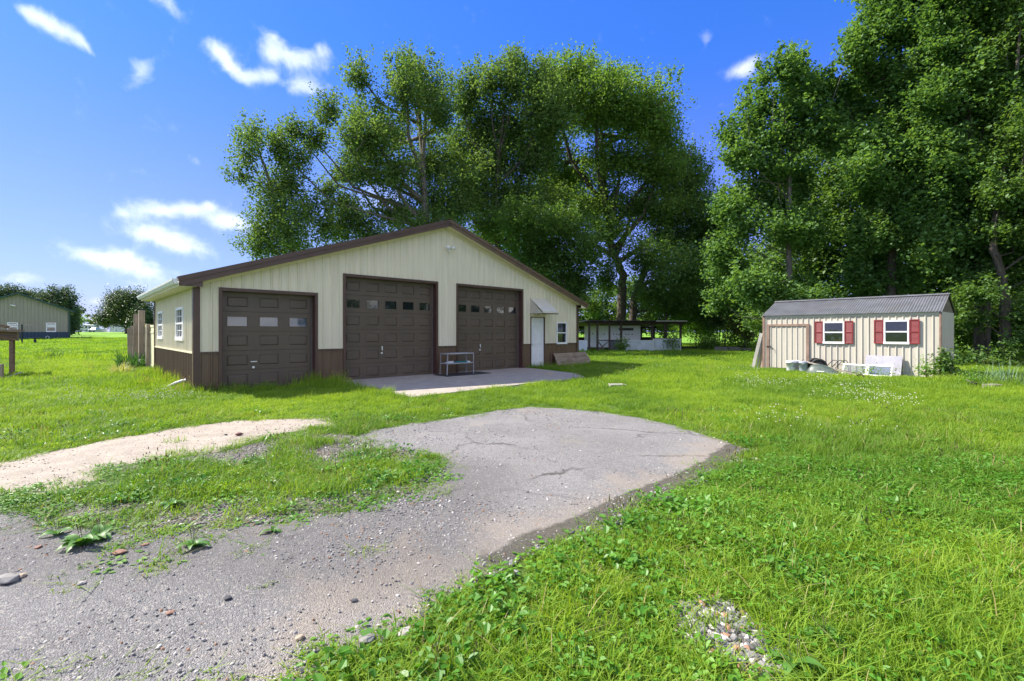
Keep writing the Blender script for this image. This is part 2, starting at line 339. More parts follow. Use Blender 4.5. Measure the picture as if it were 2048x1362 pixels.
def groundmat(name, kind):
    m = bpy.data.materials.new(name); m.use_nodes = True; nt = m.node_tree; B = NB(nt); p = nt.nodes['Principled BSDF']
    g = B.n('ShaderNodeNewGeometry'); pos = g.outputs['Position']; p.inputs['Roughness'].default_value = .92; p.inputs['Specular IOR Level'].default_value = .25
    big = B.noise(pos, .6, 4, .6); mid = B.noise(pos, 3.0, 5, .65); fin = B.noise(pos, 45.0, 4, .7); A_ = lambda n: B.n('ShaderNodeAttribute', attribute_name=n).outputs['Fac']
    if kind == 'asphalt':
        vo = B.n('ShaderNodeTexVoronoi'); vo.inputs['Scale'].default_value = 150; nt.links.new(pos, vo.inputs['Vector'])
        vo2 = B.n('ShaderNodeTexVoronoi'); vo2.inputs['Scale'].default_value = 85; nt.links.new(pos, vo2.inputs['Vector'])
        sp = B.n('ShaderNodeSeparateColor'); nt.links.new(vo.outputs['Color'], sp.inputs[0])
        sp2 = B.n('ShaderNodeSeparateColor'); nt.links.new(vo2.outputs['Color'], sp2.inputs[0])
        c = B.mix(B.ramp(big.outputs['Fac'], .35, .65), (.168, .163, .158), (.238, .232, .226))
        c = B.mix(B.m('MULTIPLY', B.ramp(mid.outputs['Fac'], .52, .75), .55), c, (.085, .083, .082))
        c = B.mix(B.m('MULTIPLY', sp.outputs[0], .75), c, B.mix(sp.outputs[1], (.07, .068, .068), (.40, .385, .37)))
        c = B.mix(B.m('MULTIPLY', B.m('GREATER_THAN', sp2.outputs[0], .93), .6), c, (.42, .38, .33))
        cr = B.n('ShaderNodeTexVoronoi', feature='DISTANCE_TO_EDGE'); cr.inputs['Scale'].default_value = .95; wv = B.noise(pos, 1.6, 4, .7)
        nt.links.new(B.mix(.32, pos, wv.outputs['Color']), cr.inputs['Vector'])
        crk = B.m('MULTIPLY', B.ramp(cr.outputs['Distance'], .022, .004), B.ramp(big.outputs['Fac'], .45, .6))
        c = B.mix(B.m('MULTIPLY', crk, .8), c, (.06, .055, .05))
        tan = B.noise(pos, .9, 4, .6, .6)
        c = B.mix(B.m('MULTIPLY', B.ramp(B.m('ADD', tan.outputs['Fac'], B.m('MULTIPLY', A_('dirt'), .25)), .56, .76), .5), c, B.mix(sp.outputs[2], (.25, .205, .155), (.40, .34, .27)))
        c = B.mix(B.m('MULTIPLY', B.ramp(B.m('ADD', A_('stain'), B.m('MULTIPLY', B.m('SUBTRACT', mid.outputs['Fac'], .5), .9)), .40, .60), .86), c, B.mix(sp2.outputs[1], (.045, .043, .032), (.115, .105, .080)))
        ol = B.ramp(B.m('ADD', A_('dark'), B.m('MULTIPLY', B.m('SUBTRACT', big.outputs['Fac'], .5), 1.0)), .4, .8)
        c = B.mix(B.m('MULTIPLY', ol, .42), c, (.072, .066, .060))
        h = B.m('ADD', B.m('MULTIPLY', vo.outputs['Distance'], -.7), B.m('MULTIPLY', fin.outputs['Fac'], .6)); st, di = .9, .012
    elif kind == 'dirt':
        vo = B.n('ShaderNodeTexVoronoi'); vo.inputs['Scale'].default_value = 60; nt.links.new(pos, vo.inputs['Vector'])
        sp = B.n('ShaderNodeSeparateColor'); nt.links.new(vo.outputs['Color'], sp.inputs[0])
        c = B.mix(B.ramp(mid.outputs['Fac'], .3, .7), (.255, .215, .168), (.365, .315, .25))
        c = B.mix(B.m('MULTIPLY', sp.outputs[0], .35), c, B.mix(sp.outputs[1], (.22, .19, .17), (.62, .57, .5)))
        c = B.mix(B.m('MULTIPLY', B.ramp(big.outputs['Fac'], .5, .7), .35), c, (.26, .23, .2))
        h = B.m('ADD', B.m('MULTIPLY', vo.outputs['Distance'], -.4), fin.outputs['Fac']); st, di = .8, .012
    elif kind == 'gravel':
        vo = B.n('ShaderNodeTexVoronoi'); vo.inputs['Scale'].default_value = 42; nt.links.new(pos, vo.inputs['Vector'])
        sp = B.n('ShaderNodeSeparateColor'); nt.links.new(vo.outputs['Color'], sp.inputs[0])
        c = B.mix(sp.outputs[0], (.07, .065, .058), (.24, .225, .20)); c = B.mix(B.m('MULTIPLY', B.ramp(mid.outputs['Fac'], .4, .7), .5), c, (.16, .135, .11))
        h = B.m('MULTIPLY', vo.outputs['Distance'], -1.5); st, di = 1.0, .02
    elif kind == 'pad':
        c = B.mix(B.ramp(mid.outputs['Fac'], .3, .7), (.30, .265, .225), (.38, .335, .28))
        c = B.mix(B.m('MULTIPLY', B.ramp(big.outputs['Fac'], .45, .7), .5), c, (.26, .245, .225)); c = B.mix(B.m('MULTIPLY', B.ramp(fin.outputs['Fac'], .6, .8), .4), c, (.2, .19, .17))
        h = fin.outputs['Fac']; st, di = .3, .004
    else:
        c = B.mix(B.ramp(mid.outputs['Fac'], .3, .7), (.060, .105, .018), (.085, .150, .020))
        far = B.ramp(B.n('ShaderNodeCameraData').outputs['View Distance'], 1e5, 2e5) if False else None
        sxy = B.n('ShaderNodeSeparateXYZ'); nt.links.new(pos, sxy.inputs[0])
        f = B.ramp(sxy.outputs[1], 22, 42)
        s2 = B.noise(pos, .25, 4, .6); fc = B.mix(B.ramp(s2.outputs['Fac'], .3, .7), (.12, .25, .015), (.18, .33, .02))
        mpx = B.n('ShaderNodeMapping'); mpx.inputs['Scale'].default_value = (.12, 1.2, 1); nt.links.new(pos, mpx.inputs[0]); s3 = B.noise(mpx.outputs[0], .6, 4, .7)
        fc = B.mix(B.m('MULTIPLY', B.ramp(s3.outputs['Fac'], .5, .75), .35), fc, (.07, .15, .02))
        c = B.mix(f, c, fc)
        soil = B.ramp(big.outputs['Fac'], .52, .72); c = B.mix(B.m('MULTIPLY', soil, B.m('MULTIPLY', B.m('SUBTRACT', 1.0, f), .5)), c, (.11, .085, .055))
        h = B.m('ADD', fin.outputs['Fac'], mid.outputs['Fac']); st, di = .9, .03
    nt.links.new(c, p.inputs['Base Color']); b = B.n('ShaderNodeBump'); b.inputs['Strength'].default_value = st; b.inputs['Distance'].default_value = di
    nt.links.new(h, b.inputs['Height']); nt.links.new(b.outputs[0], p.inputs['Normal']); return m

def make_ground():
    xs = np.concatenate([[-2500, -1200, -600, -300, -150, -90], np.arange(-66, 31, 3.0), [45, 70, 120, 250, 500, 1100, 2500]])
    ys = np.concatenate([[-600, -200, -60, -20, -8], np.arange(-4, 66, 3.0), [80, 110, 150, 190, 240, 320, 500, 900, 1600, 2500]])
    gx, gy = np.meshgrid(xs, ys); z = terrain(gx, gy); nx, ny = len(xs), len(ys)
    v = [(float(a), float(b), float(c)) for a, b, c in zip(gx.ravel(), gy.ravel(), z.ravel())]
    f = [(j * nx + i, j * nx + i + 1, (j + 1) * nx + i + 1, (j + 1) * nx + i) for j in range(ny - 1) for i in range(nx - 1)]
    mb = MB(); mb.v = v; mb.f = f; o = mb.build('ground', groundmat('lawn_soil', 'lawn'), smooth=True); o['kind'] = 'structure'
make_ground()
STL = ASPH_EDGE[3:]
def stain(x, y):
    d = dseg(STL, x, y, False); t = np.clip((x + .5) / 1.5, 0, 1); return (1 - sstep(.14, .42, d)) * 1.0 * sstep(-.6, .2, x)
sheet(ASPH, .05, 0, .016, 'asphalt_driveway', groundmat('worn_asphalt', 'asphalt'),
      {'stain': stain, 'dirt': lambda x, y: 1 - sstep(.2, 1.1, dseg(ASPH_EDGE, x, y, False)) * 1.0, 'dark': lambda x, y: (1 - sstep(.3, 1.8, dseg(G([(150, 1060), (560, 1080), (760, 1090), (880, 960)]), x, y, False))) * .75})
sheet(WEDGE, .08, 0, .006, 'gravel_verge', groundmat('gravel_verge_mix', 'gravel'), {})
sheet(DIRT, .08, 0, .010, 'dirt_track', groundmat('pale_dirt', 'dirt'), {}, .09, .2)
sheet(GRAVEL, .05, 0, .010, 'gravel_patch', groundmat('gravel_patch_mix', 'gravel'), {}, .09, .12)
mb = MB(); n = len(PAD); mb.v = [(x, y, -.1) for x, y in PAD] + [(x, y, .05) for x, y in PAD]
mb.f = [tuple(range(n))[::1], tuple(range(n, 2 * n))] + [(i, (i + 1) % n, n + (i + 1) % n, n + i) for i in range(n)]
o = mb.build('concrete_pad', groundmat('pad_concrete', 'pad')); 
import bmesh
def fixn(o):
    b = bmesh.new(); b.from_mesh(o.data); bmesh.ops.recalc_face_normals(b, faces=b.faces); b.to_mesh(o.data); b.free()
fixn(o); bevel(o, .012, 2); o['kind'] = 'structure'

#PART2

# ================================================================== GARAGE (local x along the front, y back, z up)
GW, GL, WT = 14.67, 7.0, .98          # width, length, wainscot height
RIDX, EZ, RZ = 7.34, 2.74, 5.20       # ridge position, eave and ridge height of the wall
garage = empty('garage', (A2.x, A2.y, 0), math.atan2(U2.y, U2.x), 'large cream steel garage with three brown overhead doors, brown wainscot and brown gable roof', 'garage')
wtop = lambda x: EZ + (RZ - EZ) * (1 - abs(x - RIDX) / RIDX)

def rib_profile(a, b, pitch, h, minor=True):
    xs, off = [a, b], [0.0, 0.0]
    k0 = int(math.floor(a / pitch)) - 1
    pts = []
    for k in range(k0, int(b / pitch) + 2):
        c = k * pitch + pitch / 2
        q = pitch / .2286
        pts += [(c - .030 * q, 0), (c - .012 * q, h), (c + .012 * q, h), (c + .030 * q, 0)]
        if minor:
            for s in (-.045, .045):
                mcen = c + pitch / 2 + s * q; pts += [(mcen - .010, 0), (mcen, .0035), (mcen + .010, 0)]
    return sorted(p for p in pts)
def siding(parent, name, m, a, b, zlo, zhi, holes, mp, pitch=.2286, h=.026, sheetw=.9144, kinks=(), minor=True):
    prof = rib_profile(a, b, pitch, h, minor); px = np.array([p[0] for p in prof]); po = np.array([p[1] for p in prof])
    off = lambda x: float(np.interp(x, px, po))
    x0 = a
    while x0 < b - 1e-4:
        x1 = min(x0 + sheetw, b)
        xs = sorted(set([round(x, 4) for x in [x0, x1] + [p for p in px if x0 < p < x1] + [e for hh in holes for e in hh[:2] if x0 < e < x1] + [k for k in kinks if x0 < k < x1]]))
        mb = MB()
        for u, w in zip(xs[:-1], xs[1:]):
            if w - u < 1e-4: continue
            mid = (u + w) / 2; iv = [(None, None)]
            cuts = sorted((hh[2], hh[3]) for hh in holes if hh[0] < mid < hh[1])
            z = zlo; segs = []
            for c0, c1 in cuts:
                if c0 > z + 1e-3: segs.append((z, min(c0, 1e9), False))
                z = max(z, c1)
            top = zhi(mid)
            segs = [(s0, s1, False) for s0, s1, _ in segs if s0 < top]
            if z < top - 1e-3: segs.append((z, None, True))
            for s0, s1, tt in segs:
                ou, ow = off(u), off(w); e = 2e-4
                zu = zhi(u) if tt else min(s1, zhi(u)); zw = zhi(w) if tt else min(s1, zhi(w))
                mb.add([mp(u, ou, s0), mp(w, ow, s0), mp(w, ow, zw), mp(u, ou, zu)], [(0, 1, 2, 3)])
        if mb.f: mb.build(name, m, parent)
        x0 = x1
fmap = lambda x, o, z: (x, -o, z)
DOORS = [(.56, 2.87, 2.55, 5, 3), (3.74, 6.97, 3.17, 6, 5), (7.88, 11.10, 3.17, 6, 5)]
ED = (11.63, 12.43, 2.10)
FW = (13.20, 13.88, 1.00, 1.93)
holes = [(a, b, -1, t) for a, b, t, _, _ in DOORS] + [(ED[0] - .03, ED[1] + .03, -1, ED[2] + .03), (FW[0], FW[1], FW[2], FW[3])]
siding(garage, 'wall_panel', CREAM, 0, GW, WT + .03, wtop, holes, fmap, kinks=(RIDX,))
siding(garage, 'wainscot_panel', BROWN, 0, GW, -.1, lambda x: WT, holes, fmap)
SWH = [(1.40, 2.52, 1.30, 2.17), (5.02, 6.10, 1.30, 2.17)]
lmap = lambda y, o, z: (-o, y, z)
siding(garage, 'wall_panel', CREAM, 0, GL, WT + .03, lambda x: EZ, SWH, lmap)
siding(garage, 'wainscot_panel', BROWN, 0, GL, -.1, lambda x: WT, [], lmap)
siding(garage, 'wall_panel', CREAM, 0, GL, WT, lambda x: EZ, [], lambda y, o, z: (GW + o, y, z), sheetw=GL, minor=False)
siding(garage, 'wainscot_panel', BROWN, 0, GL, -.1, lambda x: WT, [], lambda y, o, z: (GW + o, y, z), sheetw=GL, minor=False)
siding(garage, 'wall_panel', CREAM, 0, GW, -.1, wtop, [], lambda x, o, z: (x, GL + o, z), sheetw=GW, kinks=(RIDX,), minor=False)
# inner lining keeps the building dark inside
mb = MB()
def strip(x0, x1, z0): 
    mb.add([(x0, .10, z0), (x1, .10, z0), (x1, .10, wtop(x1) - .05), (x0, .10, wtop(x0) - .05)], [(0, 1, 2, 3)])
cur = .05
for a, b, t, _, _ in DOORS + [(ED[0], ED[1], ED[2], 0, 0)]:
    strip(cur, a, 0)
    if a < RIDX < b: strip(a, RIDX, t); strip(RIDX, b, t)
    else: strip(a, b, t)
    cur = b
    if b > 7 and cur < RIDX: strip(cur, RIDX, 0); cur = RIDX
strip(cur, GW - .05, 0)
mb.build('inner_lining', INSIDE, garage)
# trim: corners, wainscot flashing
for (x0, x1, y0, y1) in [(-.035, .10, -.045, -.025), (-.045, -.025, -.045, .10), (GW - .10, GW + .035, -.045, -.025), (GW + .025, GW + .045, -.045, .1), (-.045, -.025, GL - .08, GL + .03)]:
    bevel(MB().box(x0, y0, -.05, x1, y1, (2.70 if y0 > 5 or x1 < .01 or x0 > GW else wtop(max(0, x0)) - .01)).build('corner_trim', BROWNTRIM, garage), .004)
cur = .10
for a, b in [(d[0], d[1]) for d in DOORS] + [(ED[0] - .03, ED[1] + .03), (GW - .10, GW)]:
    if a - .07 > cur + .02: MB().box(cur, -.034, WT - .008, a - .07, -.002, WT + .034).build('flashing', BROWNTRIM, garage)
    cur = b + .07
MB().box(-.034, .10, WT - .008, -.002, GL - .08, WT + .034).build('flashing', CREAMTRIM, garage)
# roof
SL = math.hypot(RIDX, RZ - EZ); sdir = Vector((RIDX / SL, 0, (RZ - EZ) / SL)); OV, OF = .38, .30
def roof_side(sign):
    # q measured up the slope from the eave edge, p along y
    base = Vector((0 if sign > 0 else GW, 0, EZ + .13)); d = Vector((sdir.x * sign, 0, sdir.z)); nrm = Vector((-sdir.z * sign, 0, sdir.x))
    q0, q1 = -OV / sdir.x, SL
    def mp(p, o, q):
        v = base + d * (q0 + q * (q1 - q0)) + nrm * o + Vector((0, p - OF, 0)); return tuple(v)
    siding(garage, 'roof_panel', ROOFB, 0, GL + 2 * OF, 0, lambda x: 1, [], mp, h=.022, minor=False)
    u = MB()
    P = lambda y, q, o: tuple(base + d * q + nrm * o + Vector((0, y, 0)))
    u.add([P(-OF, q0, -.02), P(GL + OF, q0, -.02), P(GL + OF, q1, -.02), P(-OF, q1, -.02)], [(0, 1, 2, 3)]); u.build('roof_deck', INSIDE, garage)
    # rake: lower fascia board and the cap above it
    def slab(name, m, ya, yb, o0, o1, qa=q0, qb=q1):
        k = MB(); k.add([P(ya, qa, o0), P(yb, qa, o0), P(yb, qb, o0), P(ya, qb, o0), P(ya, qa, o1), P(yb, qa, o1), P(yb, qb, o1), P(ya, qb, o1)],
              [(0, 3, 2, 1), (4, 5, 6, 7), (0, 1, 5, 4), (1, 2, 6, 5), (2, 3, 7, 6), (3, 0, 4, 7)])
        ob = k.build(name, m, garage); fixn(ob); return ob
    mB = BROWNTRIM if sign > 0 else mat('brown_rake_steel', (.12, .075, .045), .45)
    slab('rake_fascia', mB, -OF - .022, -OF - .002, -.185, -.055)
    slab('rake_cap', mB, -OF - .040, -OF + .12, -.060, .045)
    slab('gable_soffit', CREAMTRIM, -OF + .0, -.004, -.165, -.150, qa=q0 + .40)
    slab('gable_trim', CREAMTRIM, -.030, -.022, -.235, -.170, qa=.05)
roof_side(1); roof_side(-1)
k = MB(); zr = RZ + .155
for s in (1, -1):
    k.add([(RIDX, -OF - .045, zr + .035), (RIDX, GL + OF, zr + .035), (RIDX - s * .2, GL + OF, zr - .03), (RIDX - s * .2, -OF - .045, zr - .03)], [(0, 1, 2, 3)])
k.build('ridge_cap', ROOFB, garage)
# eave soffits, gutter, gable returns
ez = EZ + .13 - OV * (RZ - EZ) / RIDX
for s, x0, x1 in ((1, -OV + .02, -.01), (-1, GW + .01, GW + OV - .02)):
    MB().box(x0, -OF, ez - .165, x1, GL + OF, ez - .15).build('eave_soffit', CREAMTRIM, garage)
    MB().box(x0 if s > 0 else x1 - .02, -OF, ez - .15, x0 + .02 if s > 0 else x1, GL + OF, ez - .02).build('eave_fascia', WHITE if s > 0 else BROWNTRIM, garage)
    # return closing the soffit box at the front gable
    e0 = (x0, x1) if s > 0 else (x1, x0); zi = ez + .13 - .15
    k = MB(); xo, xi = e0; tz = lambda x: EZ + .13 - .06 - ( -x if s > 0 else x - GW) * (RZ - EZ) / RIDX
    inn = .12 * s
    k.add([(xo, -OF - .001, ez - .165), (xi + inn, -OF - .001, ez - .165), (xi + inn, -OF - .001, tz(xi)), (xo, -OF - .001, tz(xo))], [(0, 1, 2, 3)] if s > 0 else [(3, 2, 1, 0)])
    k.build('gable_return', BROWNTRIM if s > 0 else CREAMTRIM, garage)
g = MB(); gx = -OV - .002
prof = [(gx, ez - .03), (gx, ez - .12), (gx - .07, ez - .12), (gx - .105, ez - .05), (gx - .115, ez - .005), (gx - .105, ez - .005), (gx - .095, ez - .05), (gx - .065, ez - .112), (gx - .008, ez - .112), (gx - .008, ez - .03)]
n = len(prof); ya, yb = -OF + .02, GL + OF
g.v = [(x, ya, z) for x, z in prof] + [(x, yb, z) for x, z in prof]; g.f = [(i, (i + 1) % n, n + (i + 1) % n, n + i) for i in range(n)]
g.add([(gx, ya - .002, ez - .005), (gx, ya - .002, ez - .12), (gx - .07, ya - .002, ez - .12), (gx - .115, ya - .002, ez - .005)], [(0, 1, 2, 3)])
fixn(g.build('gutter', WHITE, garage))

# overhead doors
PANEB = GLASS
def overhead(a, b, top, rows, cols, handle):
    y = .20
    j = MB(); j.box(a - .001, -.03, -.02, a + .02, y, top); j.build('door_jamb', JAMB, garage)
    j = MB(); j.box(b - .02, -.03, -.02, b + .001, y, top); j.build('door_jamb', JAMB, garage)
    MB().box(a - .001, -.03, top - .02, b + .001, y, top + .001).build('door_header', BROWNTRIM, garage)
    for x0, x1, z0, z1 in ((a - .065, a - .001, -.02, top + .065), (b + .001, b + .065, -.02, top + .065), (a - .001, b + .001, top + .001, top + .065)):
        MB().box(x0, -.036, z0, x1, -.002, z1).build('door_casing', BROWNTRIM, garage)
    d = empty('overhead_door', (0, 0, 0)); d.parent = garage
    W_, H_ = b - a - .04, top - .02; x0 = a + .02; sh = H_ / rows; pw = W_ / cols
    MB().box(x0, y + .03, 0, x0 + W_, y + .045, H_).build('door_back', INSIDE, d)
    for r in range(rows):
        z1 = H_ - r * sh; z0 = z1 - sh + .008
        win = (r == 1); s = MB()
        # section face with rectangular openings
        mw = pw * .66 if cols == 3 else pw * .70; mh = sh * .56; zc = (z0 + z1) / 2; xs = [x0 + pw * (c + .5) + (W_ * .0) for c in range(cols)]
        lo, hi = zc - mh / 2, zc + mh / 2
        s.box(x0, y, z0, x0 + W_, y + .03, lo); s.box(x0, y, hi, x0 + W_, y + .03, z1); e = [x0] + sum([[c - mw / 2, c + mw / 2] for c in xs], []) + [x0 + W_]
        for i in range(0, len(e), 2): s.box(e[i], y, lo, e[i + 1], y + .03, hi)
        s.build('door_section', DOOR, d)
        for c in xs:
            if win:
                MB().box(c - mw / 2, y + .016, lo, c + mw / 2, y + .022, hi).build('window_pane', GLASS if cols == 5 else SKYGL, d)
                fr = MB(); t = .022
                for q in ((c - mw / 2, lo, c - mw / 2 + t, hi), (c + mw / 2 - t, lo, c + mw / 2, hi), (c - mw / 2 + t, lo, c + mw / 2 - t, lo + t), (c - mw / 2 + t, hi - t, c + mw / 2 - t, hi)):
                    fr.box(q[0], y - .006, q[1], q[2], y + .015, q[3])
                fr.build('window_frame', DOOR, d)
            else:
                k = MB(); k.add([(c - mw / 2, y + .014, lo), (c + mw / 2, y + .014, lo), (c + mw / 2, y + .014, hi), (c - mw / 2, y + .014, hi)], [(0, 1, 2, 3)])
                k.frus(c - mw / 2 + .018, lo + .018, c + mw / 2 - .018, hi - .018, y + .0135, y - .004, .022); k.build('raised_panel', DOOR, d)
    MB().box(x0 + W_ - .02, y - .03, 0, x0 + W_ + .0, y - .001, H_).build('weather_seal', mat('grey_seal', (.13, .12, .11), .6), d)
    MB().box(x0, y - .006, 0, x0 + W_, y + .03, .03).build('bottom_seal', DARK, d)
    hx, hz, vert = handle; hb = MB()
    if vert: hb.box(hx - .012, y - .05, hz - .07, hx + .012, y - .035, hz + .07); hb.box(hx - .035, y - .05, hz + .035, hx - .012, y - .035, hz + .06)
    else: hb.box(hx - .075, y - .05, hz - .012, hx + .075, y - .035, hz + .012)
    hb.tube([(hx, y - .04, hz), (hx, y + .0, hz)], .012, 8); hb.build('handle', GALV2, d)
    l = MB(); l.tube([(hx, y - .018, hz - .15), (hx, y - .001, hz - .15)], .032, 14); l.build('lock', GALV2, d)
GALV2 = mat('bright_handle', (.72, .72, .70), .35, .2, .05)
SKYGL = glassmat('painted_sky_glass', see=0, base=(.05, .07, .11))  # bluish base colour stands in for sky reflected in the panes
overhead(*DOORS[0], (1.33, .72, False))
overhead(*DOORS[1], (5.03, .98, True))
overhead(*DOORS[2], (9.07, .98, True))

# entry door
d = empty('entry_door', (0, 0, 0)); d.parent = garage
x0, x1, zt = ED; y = .03
MB().box(x0, y, .05, x1, y + .045, zt).build('door_leaf', WHITE, d)
w = x1 - x0
for cx_ in (x0 + w * .30, x0 + w * .70):
    for z0, z1 in ((.22, .82), (.98, 1.58), (1.70, 1.94)):
        k = MB(); k.frus(cx_ - .115, z0, cx_ + .115, z1, y - .001, y - .007, .016); k.frus(cx_ - .085, z0 + .03, cx_ + .085, z1 - .03, y - .006, y - .011, .012); k.build('raised_panel', WHITE, d)
for q in ((x0 - .03, -.03, .0, x0, .08, zt + .03), (x1, -.03, .0, x1 + .03, .08, zt + .03), (x0, -.03, zt, x1, .08, zt + .03), ): MB().box(*q).build('door_frame', BROWNTRIM, d)
MB().box(x0, -.03, .0, x1, .08, .05).build('threshold', GALV, d)
k = MB(); k.tube([(x0 + .07, y, 1.0), (x0 + .07, y - .05, 1.0)], .012, 8); k.lathe([(0, 0), (.026, .004), (.03, .02), (.018, .034), (0, .036)], 12, Matrix.Translation((x0 + .07, y - .045, 1.0)) @ Matrix.Rotation(R(90), 4, 'X')); k.build('door_knob', GALV2, d, True)

# awning over the entry door
aw = empty('awning', (0, 0, 0)); aw.parent = garage
ax0, ax1, az1, ad, az0 = 11.55, 12.52, 2.90, .72, 2.34
nS = 11
for i in range(nS):
    xa = ax0 + .02 + (ax1 - ax0 - .04) * i / nS; xb = ax0 + .02 + (ax1 - ax0 - .04) * (i + 1) / nS
    k = MB(); k.add([(xa, -.02, az1), (xb - .006, -.02, az1), (xb - .006, -ad, az0), (xa, -ad, az0), (xa, -.02, az1 - .018), (xb - .006, -.02, az1 - .018), (xb - .006, -ad, az0 - .018), (xa, -ad, az0 - .018)],
      [(0, 3, 2, 1), (4, 5, 6, 7), (0, 1, 5, 4), (2, 3, 7, 6), (1, 2, 6, 5), (3, 0, 4, 7)]); o = k.build('roof_slat', AWN, aw); fixn(o)
for xs_, sg in ((ax0, 1), (ax1, -1)):
    for i in range(13):
        f0 = i / 13; z1 = az1 - (az1 - az0 + .08) * f0 - .01; z0 = z1 - .040; L_ = -.02 - (ad - .02) * min(1, (f0 + .04))
        k = MB(); k.add([(xs_, -.02, z1), (xs_, L_, z1), (xs_ - .018 * sg, L_, z0), (xs_ - .018 * sg, -.02, z0)], [(0, 1, 2, 3)]); k.build('side_louver', AWN, aw)
MB().box(ax0, -ad - .012, az0 - .075, ax1, -ad, az0 + .004).build('front_rail', AWN, aw)
k = MB()
for i in range(9):
    w_ = (ax1 - ax0) / 9; c = ax0 + w_ * (i + .5); pts = [(c - w_ / 2, -ad - .004, az0 - .075), (c + w_ / 2, -ad - .004, az0 - .075)] + [(c + w_ / 2 * math.cos(t), -ad - .004, az0 - .085 - .04 * math.sin(t)) for t in np.linspace(0, math.pi, 7)]
    k.add(pts, [tuple(range(len(pts)))])
    k.add([(ax0 + .001, -.02 - ad * (i) / 9, az0 - .075), (ax0 + .001, -.02 - ad * (i + 1) / 9 + .02, az0 - .075), (ax0 + .001, -.02 - ad * (i + .5) / 9, az0 - .12)], [(0, 1, 2)])
k.build('valance', mat('brown_valance', (.09, .06, .04), .6), aw)

# windows of the garage
def dh_window(parent, mp, x0, x1, z0, z1, grid=0, lower_dark=False, name='window', t=.05, glass=None, proud=.045):
    """double-hung window; mp maps (x, depth outward, z)"""
    w = empty(name, (0, 0, 0)); w.parent = parent
    def bx(nm, m, a, b, c, d_, o0, o1):
        k = MB(); k.add([mp(a, o0, c), mp(b, o0, c), mp(b, o0, d_), mp(a, o0, d_), mp(a, o1, c), mp(b, o1, c), mp(b, o1, d_), mp(a, o1, d_)],
                        [(0, 3, 2, 1), (4, 5, 6, 7), (0, 1, 5, 4), (1, 2, 6, 5), (2, 3, 7, 6), (3, 0, 4, 7)]); o = k.build(nm, m, w); fixn(o); return o
    gl = glass or GLASS
    bx('frame', VINYL, x0, x0 + t, z0, z1, -.02, proud); bx('frame', VINYL, x1 - t, x1, z0, z1, -.02, proud)
    bx('frame', VINYL, x0 + t, x1 - t, z1 - t, z1, -.02, proud); bx('sill', VINYL, x0 - .01, x1 + .01, z0 - .03, z0 + t, -.02, proud + .012)
    zm = (z0 + z1) / 2; bx('meeting_rail', VINYL, x0 + t, x1 - t, zm - .022, zm + .022, -.01, proud - .012)
    bx('pane', gl, x0 + t, x1 - t, zm + .022, z1 - t, -.002, .002); bx('pane', gl, x0 + t, x1 - t, z0 + t, zm - .022, -.012, -.008)
    if grid:
        for a, b in ((zm + .022, z1 - t), (z0 + t, zm - .022)):
            for i in range(1, grid):
                xx = x0 + t + (x1 - x0 - 2 * t) * i / grid; bx('muntin', VINYL, xx - .008, xx + .008, a, b, .003, .012)
            bx('muntin', VINYL, x0 + t, x1 - t, (a + b) / 2 - .008, (a + b) / 2 + .008, .003, .0125)
    return w
dh_window(garage, fmap, *FW)
for i, s in enumerate(SWH): dh_window(garage, lmap, s[0], s[1], s[2], s[3], grid=3, t=.07)

# flood light on the gable
sec = empty('security_light', (7.46, -.03, 4.42)); sec.parent = garage
MB().tube([(0, .02, 0), (0, -.03, 0)], .06, 14).build('mount', WHITE, sec, True)
for s in (-1, 1):
    k = MB(); k.tube([(s * .03, -.03, 0), (s * .09, -.06, .03), (s * .10, -.09, .035)], .014, 8)
    Mx = Matrix.Translation((s * .10, -.09, .035)) @ Matrix.Rotation(R(18 * s), 4, 'Z') @ Matrix.Rotation(R(105), 4, 'X')
    k.lathe([(0, -.02), (.035, -.02), (.045, .03), (.062, .085), (.062, .10), (.0, .095)], 14, Mx); k.build('lamp_head', WHITE, sec, True)
k = MB(); k.lathe([(0, -.13), (.025, -.125), (.034, -.10), (.034, -.06), (.02, -.04)], 12, Matrix.Translation((0, -.05, 0))); k.build('sensor', WHITE, sec, True)

def glocal(t, s, z=0): p = gar(t, s); return (p[0], p[1], z)
GRZ = math.atan2(U2.y, U2.x)
# shelf in front of the pier, mat below, things on it
PZ = .05
mt = thing_mesh(MB().box(-.95, -.42, 0, .95, .42, .014), 'rubber_mat', mat('worn_black_mat', (.03, .028, .026), .85, 0, .2, 3, .4, 120), 'thin black rubber mat lying on the concrete under the metal shelf', 'mat', glocal(7.65, -.62, PZ), GRZ)
shf = empty('metal_shelf', glocal(7.50, -.50, PZ + .014), GRZ, 'low rusty grey two-tier metal shelf standing between the two tall garage doors', 'shelf')
hw, hd, hh = .56, .21, .72
SHM = mat('chalky_grey_steel', (.40, .41, .43), .55, .3, .2, 8, .1, 60, (.22, .15, .10), 4, .6)
for sx in (-1, 1):
    for sy in (-1, 1):
        k = MB(); lean = .03 if sx < 0 else 0
        for q in ((0, 0, .03, .004), (0, 0, .004, .03)):
            a = (sx * hw - sx * q[2] / 2 - lean, sy * hd - sy * q[3] / 2); c = (sx * hw - sx * q[2] / 2, sy * hd - sy * q[3] / 2)
            M0 = Matrix(((1, 0, lean / hh, a[0]), (0, 1, 0, a[1]), (0, 0, 1, 0), (0, 0, 0, 1))); k.box(-q[2] / 2, -q[3] / 2, 0, q[2] / 2, q[3] / 2, hh, M0)
        k.build('leg', SHM, shf)
